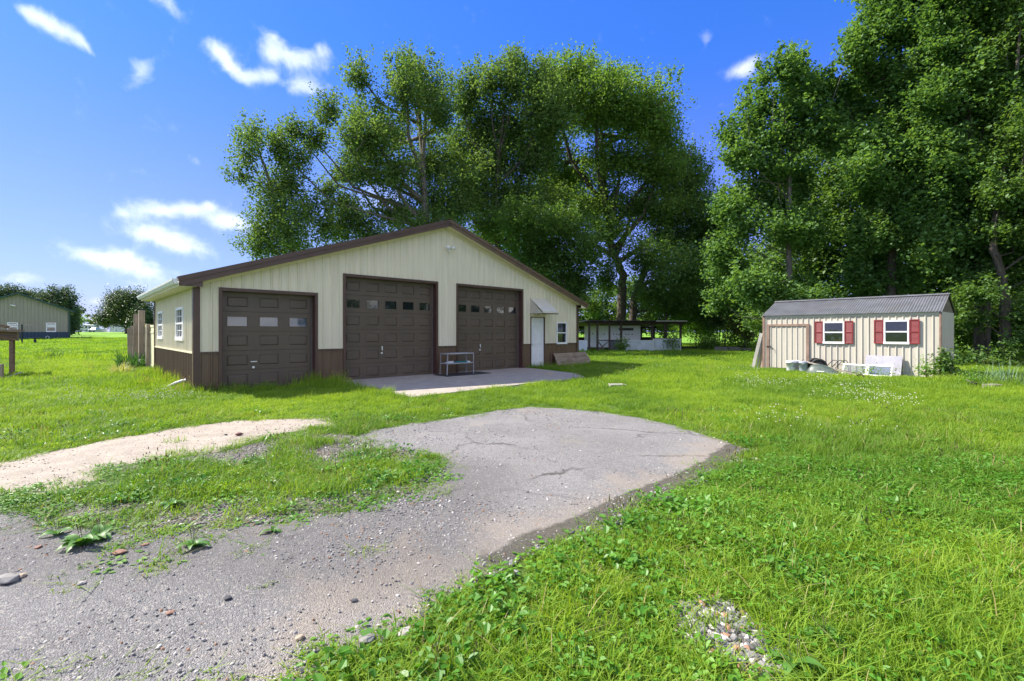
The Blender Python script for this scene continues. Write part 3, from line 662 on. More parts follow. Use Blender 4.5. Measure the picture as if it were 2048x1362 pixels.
for z in (hh - .035, .36):
    k = MB(); k.box(-hw + .005, -hd + .005, z + .022, hw - .005, hd - .005, z + .028)
    for q in ((-hw, -hd, hw, -hd + .005), (-hw, hd - .005, hw, hd), (-hw, -hd + .005, -hw + .005, hd - .005), (hw - .005, -hd + .005, hw, hd - .005)): k.box(q[0], q[1], z, q[2], q[3], z + .032)
    k.build('tray', SHM, shf)
TEAL = mat('teal_cloth', (.02, .22, .22), .8, 0, .2, 20, .3, 40)
k = MB(); nx, ny = 22, 12
for j in range(ny):
    for i in range(nx):
        x = -.16 + .42 * i / (nx - 1); y = -.16 + .28 * j / (ny - 1); k.v.append((x, y, .0 + .05 * float(fbm(x * 9, y * 9, 1.3, 2)) + .02 * math.sin(x * 40 + y * 20)))
k.f = [(j * nx + i, j * nx + i + 1, (j + 1) * nx + i + 1, (j + 1) * nx + i) for j in range(ny - 1) for i in range(nx - 1)]
o = thing_mesh(k, 'cloth', TEAL, 'crumpled teal cloth on the middle tier of the metal shelf', 'cloth', glocal(7.55, -.50, PZ + .014 + .385), GRZ, smooth=True)
m_ = o.modifiers.new('s', 'SOLIDIFY'); m_.thickness = .008
k = MB(); k.box(-.13, -.07, 0, .13, .07, .03); k.box(-.10, -.05, .031, .12, .05, .052)
thing_mesh(k, 'paper_stack', WHITE, 'small pale stack of papers left of the teal cloth on the metal shelf', 'papers', glocal(7.20, -.48, PZ + .014 + .390), GRZ + .2)
thing_mesh(MB().box(-.09, -.06, 0, .09, .06, .035), 'small_box', WHITE, 'little white box right of the teal cloth on the metal shelf', 'box', glocal(7.92, -.5, PZ + .014 + .390), GRZ - .1)

# weathered boards leaning on the wall right of the entry door
WEATH = wood('weathered_timber', (.20, .15, .10), (.34, .27, .19), .9, (2, 25, 25))
bd = empty('leaning_timber', glocal(12.80, -.52, .0), GRZ, 'weathered brown timber boards leaning against the garage below its white front window', 'timber')
for i in range(3):
    z0 = .02 + i * .225; th = math.atan2(.40, .62)
    M_ = Matrix.Rotation(-(math.pi / 2 - th) * -1 - math.pi / 2 + .0, 4, 'X') if False else Matrix.Rotation(-R(33), 4, 'X')
    k = MB().box(-.02 + .04 * i, -.02, z0 / math.cos(R(33)) * .84, 2.30 + (-.06, .03, -.02)[i], .02, (z0 + .22) / math.cos(R(33)) * .84, M_); bevel(k.build('board', WEATH, bd), .006)
# old pvc pipe in the grass at the left corner
PVC = mat('chalky_pipe', (.62, .63, .60), .6)
px_, py_ = gpt(362, 780)
k = MB(); k.tube([(-.28, -.10, .06), (-.15, -.02, .15), (.0, .03, .21), (.16, .05, .245), (.30, .05, .25)], [.04, .04, .04, .036, .03], 10)
thing_mesh(k, 'drain_pipe', PVC, 'short pale curved pipe lying in the grass by the left corner of the garage', 'pipe', (px_, py_, .02), 0, smooth=True)
#PART3

# ================================================================== SMALL SHED (local x along the front, y back, z up)
SRZ = math.atan2(SD.y, SD.x)
def slocal(l, w, z=0): p = shd(l, w); return (p[0], p[1], z)
shed = empty('storage_shed', (S2.x, S2.y, 0), SRZ, 'small off-white ribbed metal shed with red shutters and a grey corrugated roof', 'shed')
SWH_, SHH, SHW, SHR = 5.40, 2.17, 2.6, 2.76
SHC = mat('off_white_shed_steel', (.49, .455, .385), .5, 0, .06, 2, .1, 15, (.46, .38, .30), 1.4, .45, streak=True)
SHB = mat('faded_brown_trim', (.25, .165, .125), .6, 0, .2, 4)
RED = mat('red_shutter', (.205, .020, .022), .5, 0, .1, 3)
RSHEET = mat('grey_corrugated', (.125, .13, .142), .55, .2, .18, 2.5, .05, 30, (.12, .11, .10), 1.6, .5)
SD_ = (.14, 1.66, .06, 1.81)
SW1 = (2.13, 2.80, 1.10, 1.88); SW2 = (3.95, 4.63, 1.12, 1.90)
sh_holes = [(SD_[0], SD_[1], -1, SD_[3])] + [SW1, SW2]
siding(shed, 'wall_panel', SHC, 0, SWH_, 0, lambda x: SHH - .10, sh_holes, fmap, pitch=.19, h=.026, sheetw=.76, minor=False)
MB().box(0, -.03, SHH - .11, SWH_, .0, SHH).build('eave_board', SHC, shed)
siding(shed, 'wall_panel', SHC, 0, SHW, 0, lambda x: SHH, [], lambda y, o, z: (SWH_ + o, y, z), pitch=.19, h=.012, sheetw=1.3, minor=False)
siding(shed, 'wall_panel', SHC, 0, SHW, 0, lambda x: SHH, [], lambda y, o, z: (-o, y, z), pitch=.19, h=.012, sheetw=1.3, minor=False)
MB().add([(0, SHW, 0), (SWH_, SHW, 0), (SWH_, SHW, SHH), (0, SHW, SHH)], [(0, 1, 2, 3)]).build('back_wall', SHC, shed)
GBL = mat('weathered_gable_board', (.17, .14, .105), .85, 0, .2, 4, .3, 20)
for xx in (0.0, SWH_ ): MB().add([(xx, 0, SHH), (xx, SHW, SHH), (xx, SHW / 2, SHR)], [(0, 1, 2)]).build('gable', GBL, shed)
for q in ((-.03, -.045, 0, .05, -.03, SHH), (-.04, -.045, 0, -.012, .05, SHH), (SWH_ - .02, -.045, 0, SWH_ + .03, -.03, SHH), (SWH_ + .014, -.045, 0, SWH_ + .035, .05, SHH)):
    MB().box(*q).build('corner_trim', SHB, shed)
MB().box(.02, -.30 + .36, .02, SWH_ - .02, SHW - .06, .05).build('floor', INSIDE, shed)
# corrugated roof
rs = math.hypot(SHW / 2, SHR - SHH)
def corr(sign):
    dy, dz = SHW / 2 / rs, (SHR - SHH) / rs; y0 = 0 if sign > 0 else SHW; q0 = -.10
    x = -.05; w = .66; pitch = .076
    while x < SWH_ + .05:
        x1 = min(x + w, SWH_ + .06); mb = MB(); n = int((x1 - x) / (pitch / 6)) + 1
        for i in range(n + 1):
            xx = x + (x1 - x) * i / n; o = .013 * math.cos(2 * math.pi * xx / pitch)
            for q in (q0, rs): mb.v.append((xx, y0 + sign * (dy * q) - sign * dz * o, SHH + .03 + dz * q + dy * o))
        mb.f = [(2 * i, 2 * i + 2, 2 * i + 3, 2 * i + 1) for i in range(n)]; mb.build('roof_sheet', RSHEET, shed, True); x = x1 - .02 if x1 < SWH_ else 99
corr(1); corr(-1)
k = MB()
for s in (-1, 1): k.add([(-.06, SHW / 2, SHR + .065), (SWH_ + .07, SHW / 2, SHR + .065), (SWH_ + .07, SHW / 2 + s * .12, SHR + .065 - .055), (-.06, SHW / 2 + s * .12, SHR + .065 - .055)], [(0, 1, 2, 3)])
k.build('ridge_cap', RSHEET, shed)
# door of the shed
sdoor = empty('shed_door', (0, 0, 0)); sdoor.parent = shed
siding(sdoor, 'door_panel', SHC, SD_[0] + .07, SD_[1] - .09, .07, lambda x: SD_[3] - .08, [], lambda x, o, z: (x, -o - .012, z), pitch=.19, h=.022, sheetw=2, minor=False)
MB().box(SD_[0], .0, 0, SD_[1], .02, SD_[3]).build('door_back', INSIDE, sdoor)
for q in ((SD_[0], .0, SD_[0] + .08, SD_[3]), (SD_[1] - .10, .0, SD_[1], SD_[3]), (SD_[0] + .08, SD_[3] - .08, SD_[1] - .10, SD_[3])): MB().box(q[0], -.052, q[1], q[2], -.001, q[3]).build('door_frame', SHB, sdoor)
k = MB().box(SD_[0] - .02, -.075, .90, SD_[0] + .15, -.053, .945); k.tube([(SD_[0] + .13, -.08, .92), (SD_[0] + .20, -.10, .90), (SD_[0] + .24, -.10, .80), (SD_[0] + .18, -.09, .83)], .008, 6)
k.build('hasp', mat('dark_iron', (.06, .05, .045), .6, .5), sdoor)
# windows with things on the inner sill, and shutters
for i, q in enumerate((SW1, SW2)):
    w = dh_window(shed, lambda x, o, z: (x, -o - .01, z), q[0], q[1], q[2], q[3], t=.045, glass=CLEAR, proud=.05)
    MB().box(q[0] - .05, .03, q[2] - .06, q[1] + .05, .26, q[2] + .02).build('inner_shelf', SHC, w)
    MB().box(q[0] - .35, .9, .5, q[1] + .35, .92, 2.1).build('inner_partition', mat('grey_inside_board', (.10, .11, .12), .8), w)
    for a, b in ((q[0] - .27, q[0] - .012), (q[1] + .012, q[1] + .27)):
        sh_ = empty('shutter', (0, 0, 0)); sh_.parent = shed; z0, z1 = q[2] - .02, q[3] + .02; zm = (z0 + z1) / 2
        k = MB()
        for r in ((a, z0, a + .03, z1), (b - .03, z0, b, z1), (a + .03, z0, b - .03, z0 + .035), (a + .03, z1 - .035, b - .03, z1), (a + .03, zm - .018, b - .03, zm + .018)): k.box(r[0], -.062, r[1], r[2], -.028, r[3])
        k.build('shutter_frame', RED, sh_)
        for za, zb in ((z0 + .035, zm - .018), (zm + .018, z1 - .035)):
            n = 9; st = (zb - za) / n; k = MB()
            for j in range(n):
                k.add([(a + .03, -.055, za + j * st + .002), (b - .03, -.055, za + j * st + .002), (b - .03, -.036, za + (j + 1) * st + .006), (a + .03, -.036, za + (j + 1) * st + .006), (a + .03, -.045, za + j * st), (b - .03, -.045, za + j * st)], [(0, 1, 2, 3), (0, 4, 5, 1)])
            o = k.build('louvers', RED, sh_); o['kind'] = 'stuff'
YEL = mat('yellow_plastic', (.75, .33, .03), .45)
thing_mesh(MB().box(-.20, -.05, 0, .20, .05, .055).box(-.14, -.04, .056, .20, .05, .10), 'toolbox', YEL, 'long yellow toolbox on the sill behind the left shed window', 'toolbox', slocal(2.56, .13, SW1[2] + .02), SRZ)
JAR = mat('frosted_jar', (.55, .57, .57), .3)
for l, lb in ((2.37, 'cloudy jar on the shed sill behind the yellow toolbox, left one'), (2.62, 'cloudy jar on the shed sill behind the yellow toolbox, right one')):
    o = thing_mesh(MB().lathe([(0, 0), (.06, 0), (.065, .02), (.065, .17), (.045, .19), (.045, .21), (0, .21)], 16), 'jar', JAR, lb, 'jar', slocal(l, .22, SW1[2] + .02), 0, 'jars on the shed sill', True)
thing_mesh(MB().lathe([(0, 0), (.05, 0), (.075, .03), (.078, .05), (.072, .05), (.0, .02)], 16), 'bowl', WHITE, 'small white bowl at the left end of the sill in the left shed window', 'bowl', slocal(2.24, .10, SW1[2] + .02), 0, smooth=True)

# ---- boards leaning on the left end of the shed
GREYW = wood('grey_board', (.28, .27, .24), (.42, .40, .36), .9, (30, 30, 2)); TANW = wood('tan_board', (.30, .22, .15), (.42, .33, .24), .9, (30, 30, 2))
for i, (dx, wd, tall, m_, lb, lean) in enumerate([(-.42, .13, 1.45, GREYW, 'pale grey board leaning on the left end of the shed, the outermost one', .34), (-.28, .06, 1.30, GREYW, 'thin grey batten leaning on the left end of the shed between two wider boards', .22), (-.15, .12, 1.12, TANW, 'short tan board leaning against the left corner trim of the shed', .10)]):
    k = MB().beam((0, 0, 0), (lean, 0, tall), .035, wd, up=(1, 0, 0)); thing_mesh(k, 'leaning_board', m_, lb, 'board', slocal(dx, -.03 + .05 * i, .0), SRZ)

# ---- buckets
def bucket(name_m, label, l, w, rz, print_=True):
    b = empty('bucket', slocal(l, w, .05), rz, label, 'bucket', 'plastic buckets in front of the shed')
    k = MB().lathe([(0, 0), (.128, 0), (.132, .01), (.148, .30), (.152, .30), (.152, .315), (.149, .315), (.149, .335), (.153, .335), (.153, .348), (.149, .352), (.149, .37), (.143, .37), (.128, .03), (0, .03)], 28); k.build('body', name_m, b, True)
    k = MB().tube([(.155 * math.cos(t), .155 * math.sin(t), .30 - .16 * math.sin(t) if math.sin(t) > 0 else .30) for t in np.linspace(0, math.pi, 12)], .0035, 6); k.build('handle', GALV, b)
    if print_:
        k = MB()
        for zz, hh_, a0, a1 in ((.225, .014, -.65, .30), (.205, .008, -.5, .45), (.15, .035, -.75, -.35), (.15, .02, -.2, .35)):
            n = 8; b0 = len(k.v)
            for i in range(n + 1):
                t = -math.pi / 2 + a0 + (a1 - a0) * i / n
                for dz in (0, hh_): z_ = zz + dz; r_ = .132 + .016 * z_ / .30 + .0035; k.v.append((r_ * math.cos(t), r_ * math.sin(t), z_))
            k.f += [(b0 + 2 * i, b0 + 2 * i + 2, b0 + 2 * i + 3, b0 + 2 * i + 1) for i in range(n)]
        k.build('printed_label', mat('faded_blue_print', (.20, .24, .33), .6), b)
    return b
BW = mat('white_bucket', (.78, .79, .82), .4, 0, .05, 4, 0, 60, (.42, .40, .36), 6, .5); BB = mat('blue_grey_bucket', (.40, .45, .54), .4, 0, .05, 4, 0, 60, (.3, .3, .3), 6, .5)
bucket(BW, 'white bucket with faded print, front left one of the three before the shed door', 1.33, -.92, .7)
bucket(BW, 'plain white bucket half hidden behind the printed white bucket', 1.36, -.58, 2.0, False)
bucket(BB, 'blue-grey bucket standing right of the two white buckets', 1.74, -.86, 1.1, False)

# ---- wheels, frame and tub of the hand cart
RUB = mat('old_tyre', (.028, .027, .026), .85, 0, .25, 6, .2, 50); RUST = mat('rusty_frame', (.10, .07, .05), .75, .2, .3, 8, .2, 60, (.17, .09, .05), 6, .6)
IRON = mat('black_tube', (.03, .028, .027), .5, .4)
cart = empty('hand_cart', slocal(2.15, -.65, 0), SRZ, 'overturned two-wheeled cart with dark tyres and long weathered handles in front of the shed', 'cart')
def wheel(x, y, z, r, par):
    w = empty('wheel', (x, y, z), 0); w.parent = par; w.rotation_euler = (R(8), 0, R(24))
    k = MB(); n = 32; prof = [(r - .10, -.04), (r - .035, -.055), (r - .008, -.04), (r, -.015), (r, .015), (r - .008, .04), (r - .035, .055), (r - .10, .04)]
    M = Matrix.Rotation(R(90), 4, 'X'); k.lathe(prof + [prof[0]], n, M); k.build('tyre', RUB, w, True)
    k = MB(); k.lathe([(.0, -.03), (.035, -.035), (.04, -.02), (r - .10, -.025), (r - .092, -.045), (r - .092, .045), (r - .10, .025), (.04, .02), (.035, .035), (0, .03)], 24, M); k.build('rim', mat('dusty_rim', (.16, .15, .14), .6, .3), w, True)
wheel(-.13, .12, .285, .265, cart); wheel(.06, -.12, .27, .265, cart)
k = MB().tube([(-.14, .22, .285), (.08, -.25, .27)], .016, 8); k.build('axle', IRON, cart)
for i, (y0, y1, dz) in enumerate(((-.22, -.62, 0), (-.02, -.34, .05))):
    k = MB().beam((-.42, y0, .43 - dz), (1.38, y1, .045), .04, .055); bevel(k.build('handle_bar', wood('silver_grey_wood', (.22, .19, .16), (.36, .32, .27), .9, (2, 30, 30)) if i == 0 else RUST, cart), .006)
for t in (.08, .45, .8): 
    a = Vector((-.42, -.22, .43)).lerp(Vector((1.38, -.62, .045)), t); b_ = Vector((-.42, -.02, .38)).lerp(Vector((1.38, -.34, .045)), t); k = MB().beam(a, b_, .03, .03); k.build('cross_bar', RUST, cart)
k = MB().tube([(-.50, -.10, .32), (-.46, -.12, .42), (-.44, -.12, .47)], .03, 8); k.build('bracket', RUST, cart)
TUB = mat('dull_green_plastic', (.055, .08, .065), .45, 0, .15, 3, .05, 30, (.12, .13, .11), 3, .5)
tub = empty('barrow_tub', slocal(2.50, -1.30, 0), SRZ + .12, 'dull green wheelbarrow tub lying upside down in the grass below the cart handles', 'tub')
k = MB(); lv = []
for z, hx_, hy_, cx_ in ((.0, .56, .33, 0), (.025, .56, .33, 0), (.03, .53, .30, 0), (.22, .36, .24, -.06), (.32, .22, .17, -.12), (.35, .11, .11, -.13)):
    ring = []
    for j in range(28):
        t = 2 * math.pi * j / 28; c, s = math.cos(t), math.sin(t); e = .55
        ring.append((cx_ + hx_ * math.copysign(abs(c) ** e, c), hy_ * math.copysign(abs(s) ** e, s), z))
    lv.append(ring)
k.v = sum(lv, []); n = 28
k.f = [(i * n + j, i * n + (j + 1) % n, (i + 1) * n + (j + 1) % n, (i + 1) * n + j) for i in range(5) for j in range(n)] + [tuple(5 * n + j for j in range(n))]
k.build('shell', TUB, tub, True)
k = MB().box(-.09, -.300, .115, .13, -.292, .15); o = k.build('white_decal', WHITE, tub); o.rotation_euler = (0, 0, 0); o.location = (-.04, -.012, 0)
# tubular frame behind the cart
k = MB()
tfr = empty('tubular_frame', slocal(2.62, -.40, .0), SRZ + .15, 'bent black steel tube frame lying between the tyres and the white window sashes', 'frame')
for off in (0, .18, .30):
    pts = [(-.36 + off, -.12, .10), (-.12 + off, -.04, .42), (-.07 + off, 0, .47), (.02 + off, .01, .48), (.07 + off, .0, .42), (.10 + off, -.05, .08)]
    MB().tube(pts, .013, 8).build('bent_tube', IRON, tfr, True)
MB().tube([(-.30, -.12, .18), (.40, -.06, .10)], .012, 8).build('cross_tube', IRON, tfr, True)
MB().tube([(-.04, -.02, .30), (.33, -.02, .33), (.38, -.03, .25)], .010, 8).build('cross_tube', IRON, tfr, True)
# window sashes leaning in front of the shed
SASHP = mat('flaking_white_paint', (.66, .66, .63), .6, 0, .08, 6, .2, 40, (.35, .32, .27), 5, .5)
def sash(l0, w0, wd, ht, lean, label, rz=0):
    s = empty('window_sash', slocal(l0, w0, .01), SRZ + rz, label, 'window sash', 'old window sashes leaning at the shed'); s.rotation_euler = Euler((-R(lean), 0, SRZ + rz), 'XYZ')
    t = .055
    for q in ((0, 0, t, ht), (wd - t, 0, wd, ht), (t, 0, wd - t, t), (t, ht - t, wd - t, ht)): bevel(MB().box(q[0], -.02, q[1], q[2], .02, q[3]).build('frame_rail' if q[2] - q[0] > .1 else 'frame_stile', SASHP, s), .004)
    MB().box(t, -.003, t, wd - t, .003, ht - t).build('pane', CLEAR, s)
sash(2.90, -.72, .72, .42, 30, 'left old white window sash with a glass pane leaning in the grass', -.02)
sash(3.63, -.80, .70, .42, 28, 'right old white window sash leaning before the grey board', -.06)
thing_mesh(MB().box(0, -.012, 0, 1.02, .012, .72, Matrix.Rotation(-R(24), 4, 'X')), 'grey_board', mat('lavender_grey_board', (.30, .295, .34), .7, 0, .10, 3, .1, 30, (.2, .19, .21), 2, .5), 'flat lavender-grey board leaning on the shed wall under the right shuttered window', 'board', slocal(3.45, -.36, .02), SRZ - .02)

# ================================================================== OPEN ANIMAL SHED behind
OD = 37.0
P = lambda x, y: at(x, y, OD)
osx0, osx1 = (1183 - HX) / FPX * 36.2, (1362 - HX) / FPX * 38.5
opn = empty('open_shelter', (5.95, 36.2, 0), .12, 'low dark timber open-sided animal shelter with white lower panels under the big trees', 'shelter')
OW = 7.45; ODp = 5.0
DW = wood('dark_old_timber', (.035, .026, .022), (.075, .055, .045), .9); WPAN = mat('chalk_white_panel', (.50, .55, .60), .7, 0, .1, 1.5, .1, 20, (.30, .33, .33), 1.6, .6); ROOFD = mat('dark_tin', (.055, .05, .05), .6, .2, .3, 3)
for x in (0, .65, 2.55, 5.05, 6.2, 7.4): 
    for y in (0, ODp):
        if y and x in (.65,): continue
        MB().box(x - .07, y - .07, 0, x + .07, y + .07, 2.25 if y == 0 else 1.95).build('post', DW, opn)
MB().box(1.55, -.06, 0, 1.67, .06, 2.25).build('post', DW, opn)
MB().box(-.2, -.10, 2.13, OW + .2, -.02, 2.30).build('beam', DW, opn); MB().box(-.2, ODp, 1.85, OW + .2, ODp + .08, 2.0).build('beam', DW, opn)
for i in range(12):
    x = -.3 + i * .665; k = MB(); k.add([(x, -.45, 2.40), (x + .655, -.45, 2.40), (x + .655, ODp + .4, 2.06), (x, ODp + .4, 2.06), (x, -.45, 2.36), (x + .655, -.45, 2.36), (x + .655, ODp + .4, 2.02), (x, ODp + .4, 2.02)], [(0, 1, 2, 3), (4, 7, 6, 5), (0, 4, 5, 1), (1, 5, 6, 2), (3, 2, 6, 7), (0, 3, 7, 4)]); k.build('roof_sheet', ROOFD, opn)
    MB().box(x + .02, -.42, 2.27, x + .07, ODp, 2.35).build('rafter', DW, opn)
MB().box(5.2, -.47, 2.30, OW + .28, -.44, 2.41).build('pale_fascia', mat('pale_board', (.22, .22, .17), .8), opn)
# side wing of the roof falling to the left
k = MB(); k.add([(-.3, -.5, 2.42), (-2.6, 1.6, 1.93), (-2.6, 5.5, 1.85), (-.3, 5.2, 2.1), (-.3, -.5, 2.36), (-2.6, 1.6, 1.87), (-2.6, 5.5, 1.79), (-.3, 5.2, 2.04)], [(0, 1, 2, 3), (4, 7, 6, 5), (0, 4, 5, 1), (1, 5, 6, 2), (0, 3, 7, 4)]); k.build('roof_wing', mat('grey_tin', (.16, .155, .15), .6, .2), opn)
MB().box(-1.2, .5, 0, -1.08, .62, 2.1).build('post', DW, opn)
for (xa, ya, xb, yb, z1) in ((-2.4, 1.7, -.12, .05, .86), (2.70, 0, 5.05, 0, .86), (5.09, 0, 7.38, 0, .98)):
    d = math.hypot(xb - xa, yb - ya); a = math.atan2(yb - ya, xb - xa); M = Matrix.Translation((xa, ya, 0)) @ Matrix.Rotation(a, 4, 'Z')
    MB().box(0.03, -.11, .02, d - .03, -.08, z1 - .04, M).build('lower_panel', WPAN, opn); k = MB().box(0, -.125, 0, .03, -.07, z1, M).box(d - .03, -.125, 0, d, -.07, z1, M).box(.03, -.125, z1 - .04, d - .03, -.07, z1, M); k.build('panel_trim', WHITE, opn)
MB().box(-2.4, ODp, 0, OW, ODp + .03, 1.05).build('back_board', DW, opn); MB().box(OW - .02, .1, 0, OW + .01, ODp, 1.0).build('side_board', DW, opn)
# gate with cross brace
gt = empty('gate', (0.70, -.02, 0)); gt.parent = opn; GREYD = mat('blue_grey_sheet', (.07, .08, .10), .6)
MB().box(.98, 0, .05, 1.82, .03, .85).build('gate_sheet', GREYD, gt)
for a, b in (((0.02, .0, .1), (.85, .0, .8)), ((0.02, .0, .75), (.5, .0, .1)), ((.98, -.02, .2), (1.8, -.02, .7))): MB().beam(a, b, .05, .08).build('brace', wood('grey_brown_brace', (.10, .085, .07), (.18, .15, .12)), gt)
MB().box(-.02, -.02, .82, 1.84, .04, .90).build('top_rail', DW, gt)
# white coop inside, with round holes and a slatted vent
coop = empty('white_coop', opn.matrix_world @ Vector((0, 0, 0)), .12, 'white painted coop with round vent holes standing inside the dark open shelter', 'coop'); coop.location = (5.95, 36.2, 0)
CW = mat('white_coop_paint', (.74, .76, .76), .55, 0, .05, 2)
MB().box(2.45 - .3, 1.2, .25, 4.6, 1.25, 2.02).build('front_wall', CW, coop)
MB().add([(2.15, 1.2, .25), (2.15, 1.2, 2.02), (.45, 3.0, 2.0), (.45, 3.0, .25)], [(0, 1, 2, 3)]).build('side_wall', CW, coop)
MB().box(1.9, 1.1, 2.03, 4.75, 3.2, 2.08).build('coop_roof', DW, coop)
for x in (2.35, 2.60, 2.85, 3.35, 3.62, 3.90): MB().tube([(x, 1.199, 1.32), (x, 1.190, 1.32)], .045, 14).build('vent_hole', DARK, coop)
for x, y in ((1.35, 2.05), (1.0, 2.42), (1.75, 1.62)): MB().tube([(x, y, 1.34), (x - .01, y - .012, 1.34)], .045, 14).build('vent_hole', DARK, coop)
vt = empty('slatted_vent', (0, 0, 0)); vt.parent = coop
MB().box(2.8, 1.17, 1.62, 4.0, 1.199, 1.82).build('vent_frame', GREYD, vt)
for i in range(8): MB().box(2.86 + i * .145, 1.155, 1.64, 2.91 + i * .145, 1.169, 1.80).build('slat', DW, vt)

# timbers and blocks right of the shelter
BLK = mat('old_block', (.20, .18, .165), .9, 0, .25, 4, .4, 30); TIE = wood('black_tie', (.03, .026, .024), (.06, .05, .045), .95)
for i, (x, w, lb) in enumerate(((1392, 2.6, 'long black timber tie lying beside the right end of the open shelter'), (1440, 1.6, 'black timber tie lying behind the grey blocks'), (1505, 2.0, 'black timber tie lying between the blocks and the small shed'))):
    p = gpt(x, 699 - i); o = thing_mesh(MB().box(-w / 2, -.1, 0, w / 2, .1, .22), 'timber_tie', TIE, lb, 'timber', (p[0], p[1] + .5, 0), .05 * (i - 1), 'black timber ties at the wood edge'); bevel(o, .015)
for i, (x, w, lb) in enumerate(((1442, .85, 'weathered grey block left of its paler neighbour at the wood edge'), (1468, .80, 'pale grey block in the middle of the row at the wood edge'), (1493, .6, 'smaller grey block nearest the shed in the row at the wood edge'))):
    p = gpt(x, 703); o = thing_mesh(MB().box(-w / 2, -.2, 0, w / 2, .2, (.36, .34, .25)[i]), 'stone_block', BLK, lb, 'block', (p[0], p[1], 0), (.1, -.08, .2)[i], 'grey blocks at the wood edge'); bevel(o, .03, 2)
p = gpt(1985, 778); bevel(thing_mesh(MB().box(-.19, -.12, 0, .19, .12, .13), 'concrete_block', BLK, 'single grey concrete block lying in the grass near the right edge', 'block', (p[0], p[1], .0), .25), .012, 2)
p = gpt(1234, 773); bevel(thing_mesh(MB().box(-.22, -.16, 0, .22, .16, .07), 'paving_slab', CONC, 'small flat pale slab sunk in the sunny lawn right of the concrete pad', 'slab', (p[0], p[1], .0), .1), .01, 2)

# ================================================================== LEFT SIDE
OLDW = wood('old_grey_post', (.20, .155, .11), (.34, .28, .21), .9); VYC = mat('cream_vinyl', (.70, .68, .42), .5, 0, .05)
for i, (x, w, top, D, lb) in enumerate([(259, .11, 656, 21.5, 'thin grey fence post, leftmost of the posts left of the garage'), (264.5, .13, 652, 20.8, 'grey post beside the leftmost thin fence post left of the garage'), (270, .17, 628, 20.0, 'tall wooden post, the left one of the two tallest left of the garage'),
        (277.5, .10, 650, 20.4, 'short dark post squeezed between the two tallest posts'), (283, .20, 621, 19.6, 'tallest and thickest wooden post left of the garage'), (296, .15, 648, 19.0, 'dark post standing before the cream vinyl fence')]):
    X = (x - HX) / FPX * D; h = CAMH - (top - HY) / FPX * D
    o = thing_mesh(MB().box(-w / 2, -w / 2, -.1, w / 2, w / 2, h), 'fence_post', OLDW if i != 3 else DW, lb, 'post', (X, D, 0), .3 + .2 * i, 'old wooden posts left of the garage'); bevel(o, .012); o.rotation_euler = (R((-1) ** i * 1.2), R(1.0 * ((i % 3) - 1)), .6 + .05 * i)
vf = empty('vinyl_fence', ((288 - HX) / FPX * 20.2, 20.2, 0), 0, 'short run of cream vinyl privacy fence behind the old wooden posts', 'fence')
v0 = Vector((0, 0)); v1 = Vector(((309 - HX) / FPX * 18.5 - (288 - HX) / FPX * 20.2, 18.5 - 20.2)); dl = v1.length; an = math.atan2(v1.y, v1.x)
n = 8
for i in range(n): MB().box(dl * i / n + .003, -.02, .05, dl * (i + 1) / n - .003, .02, 1.72, Matrix.Rotation(an, 4, 'Z')).build('picket', VYC, vf)
MB().box(-.06, -.06, 0, .06, .06, 1.86).build('fence_post', VYC, vf)
for z in (.12, 1.70, 1.45): MB().box(0, -.035, z, dl, -.021, z + .08, Matrix.Rotation(an, 4, 'Z')).build('rail', VYC, vf)
# further fence piece seen between the posts
vf2 = empty('pale_fence', ((262 - HX) / FPX * 23.5, 23.5, 0), 0, 'pale narrow picket fence seen through the gaps between the old posts', 'fence')
for i in range(5): MB().box(i * .14, -.015, 0, i * .14 + .13, .015, 1.45).build('picket', VYC, vf2)
MB().box(0, -.03, 1.2, .70, -.016, 1.28).build('rail', VYC, vf2)

# wooden stand at the left edge
st = empty('wooden_stand', ((22 - HX) / FPX * 16.0, 16.0, 0), GRZ, 'raised brown wooden stand with a slanting roof board at the left edge', 'stand')
BRW = wood('brown_stained_wood', (.12, .075, .045), (.22, .15, .10), .85, (3, 25, 25))
MB().box(-.045, -.04, 0, .045, .04, 1.36).build('post', BRW, st); MB().box(-1.55, -.05, 0, -1.42, .05, 1.4).build('post', BRW, st); MB().box(-.045, .9, 0, .045, .98, 1.36).build('post', BRW, st)
MB().box(-2.0, -.32, 1.53, .27, 1.1, 1.58).build('top_board', BRW, st)
k = MB().beam((-2.0, -.28, 2.12), (-.02, -.28, 1.66), .05, .09); k.build('slanting_board', BRW, st)
MB().add([(-2.0, -.25, 2.07), (-.02, -.25, 1.62), (-.02, 1.0, 1.62), (-2.0, 1.0, 2.07), (-2.0, -.25, 2.1), (-.02, -.25, 1.65), (-.02, 1.0, 1.65), (-2.0, 1.0, 2.1)], [(0, 1, 2, 3), (4, 7, 6, 5), (0, 4, 5, 1), (1, 5, 6, 2), (0, 3, 7, 4)]).build('roof_board', BRW, st)
for i in range(5):
    z = 1.21 + i * .062; MB().box(-2.0, -.06 + .0 * i, z, .15, -.035, z + .045 + .02 * (i > 2)).build('slat', BRW, st)
MB().box(.12, -.07, 1.20, .15, .9, 1.52).build('end_board', BRW, st); MB().beam((-1.2, -.08, 1.52), (.12, -.08, 1.25), .03, .07).build('brace', BRW, st)
p = gpt(2, 760); bevel(thing_mesh(MB().box(-.05, -.05, 0, .05, .05, .50), 'short_post', OLDW, 'short grey wooden stub post at the very left edge', 'post', (p[0], p[1], 0), .2), .01)
p = gpt(27, 757); thing_mesh(MB().box(-.20, -.05, 0, .20, .05, .035, Matrix.Rotation(R(-22), 4, 'Y')), 'offcut_board', GREYW, 'small pale board offcut lying in the grass below the wooden stand', 'board', (p[0], p[1], .10), .6)
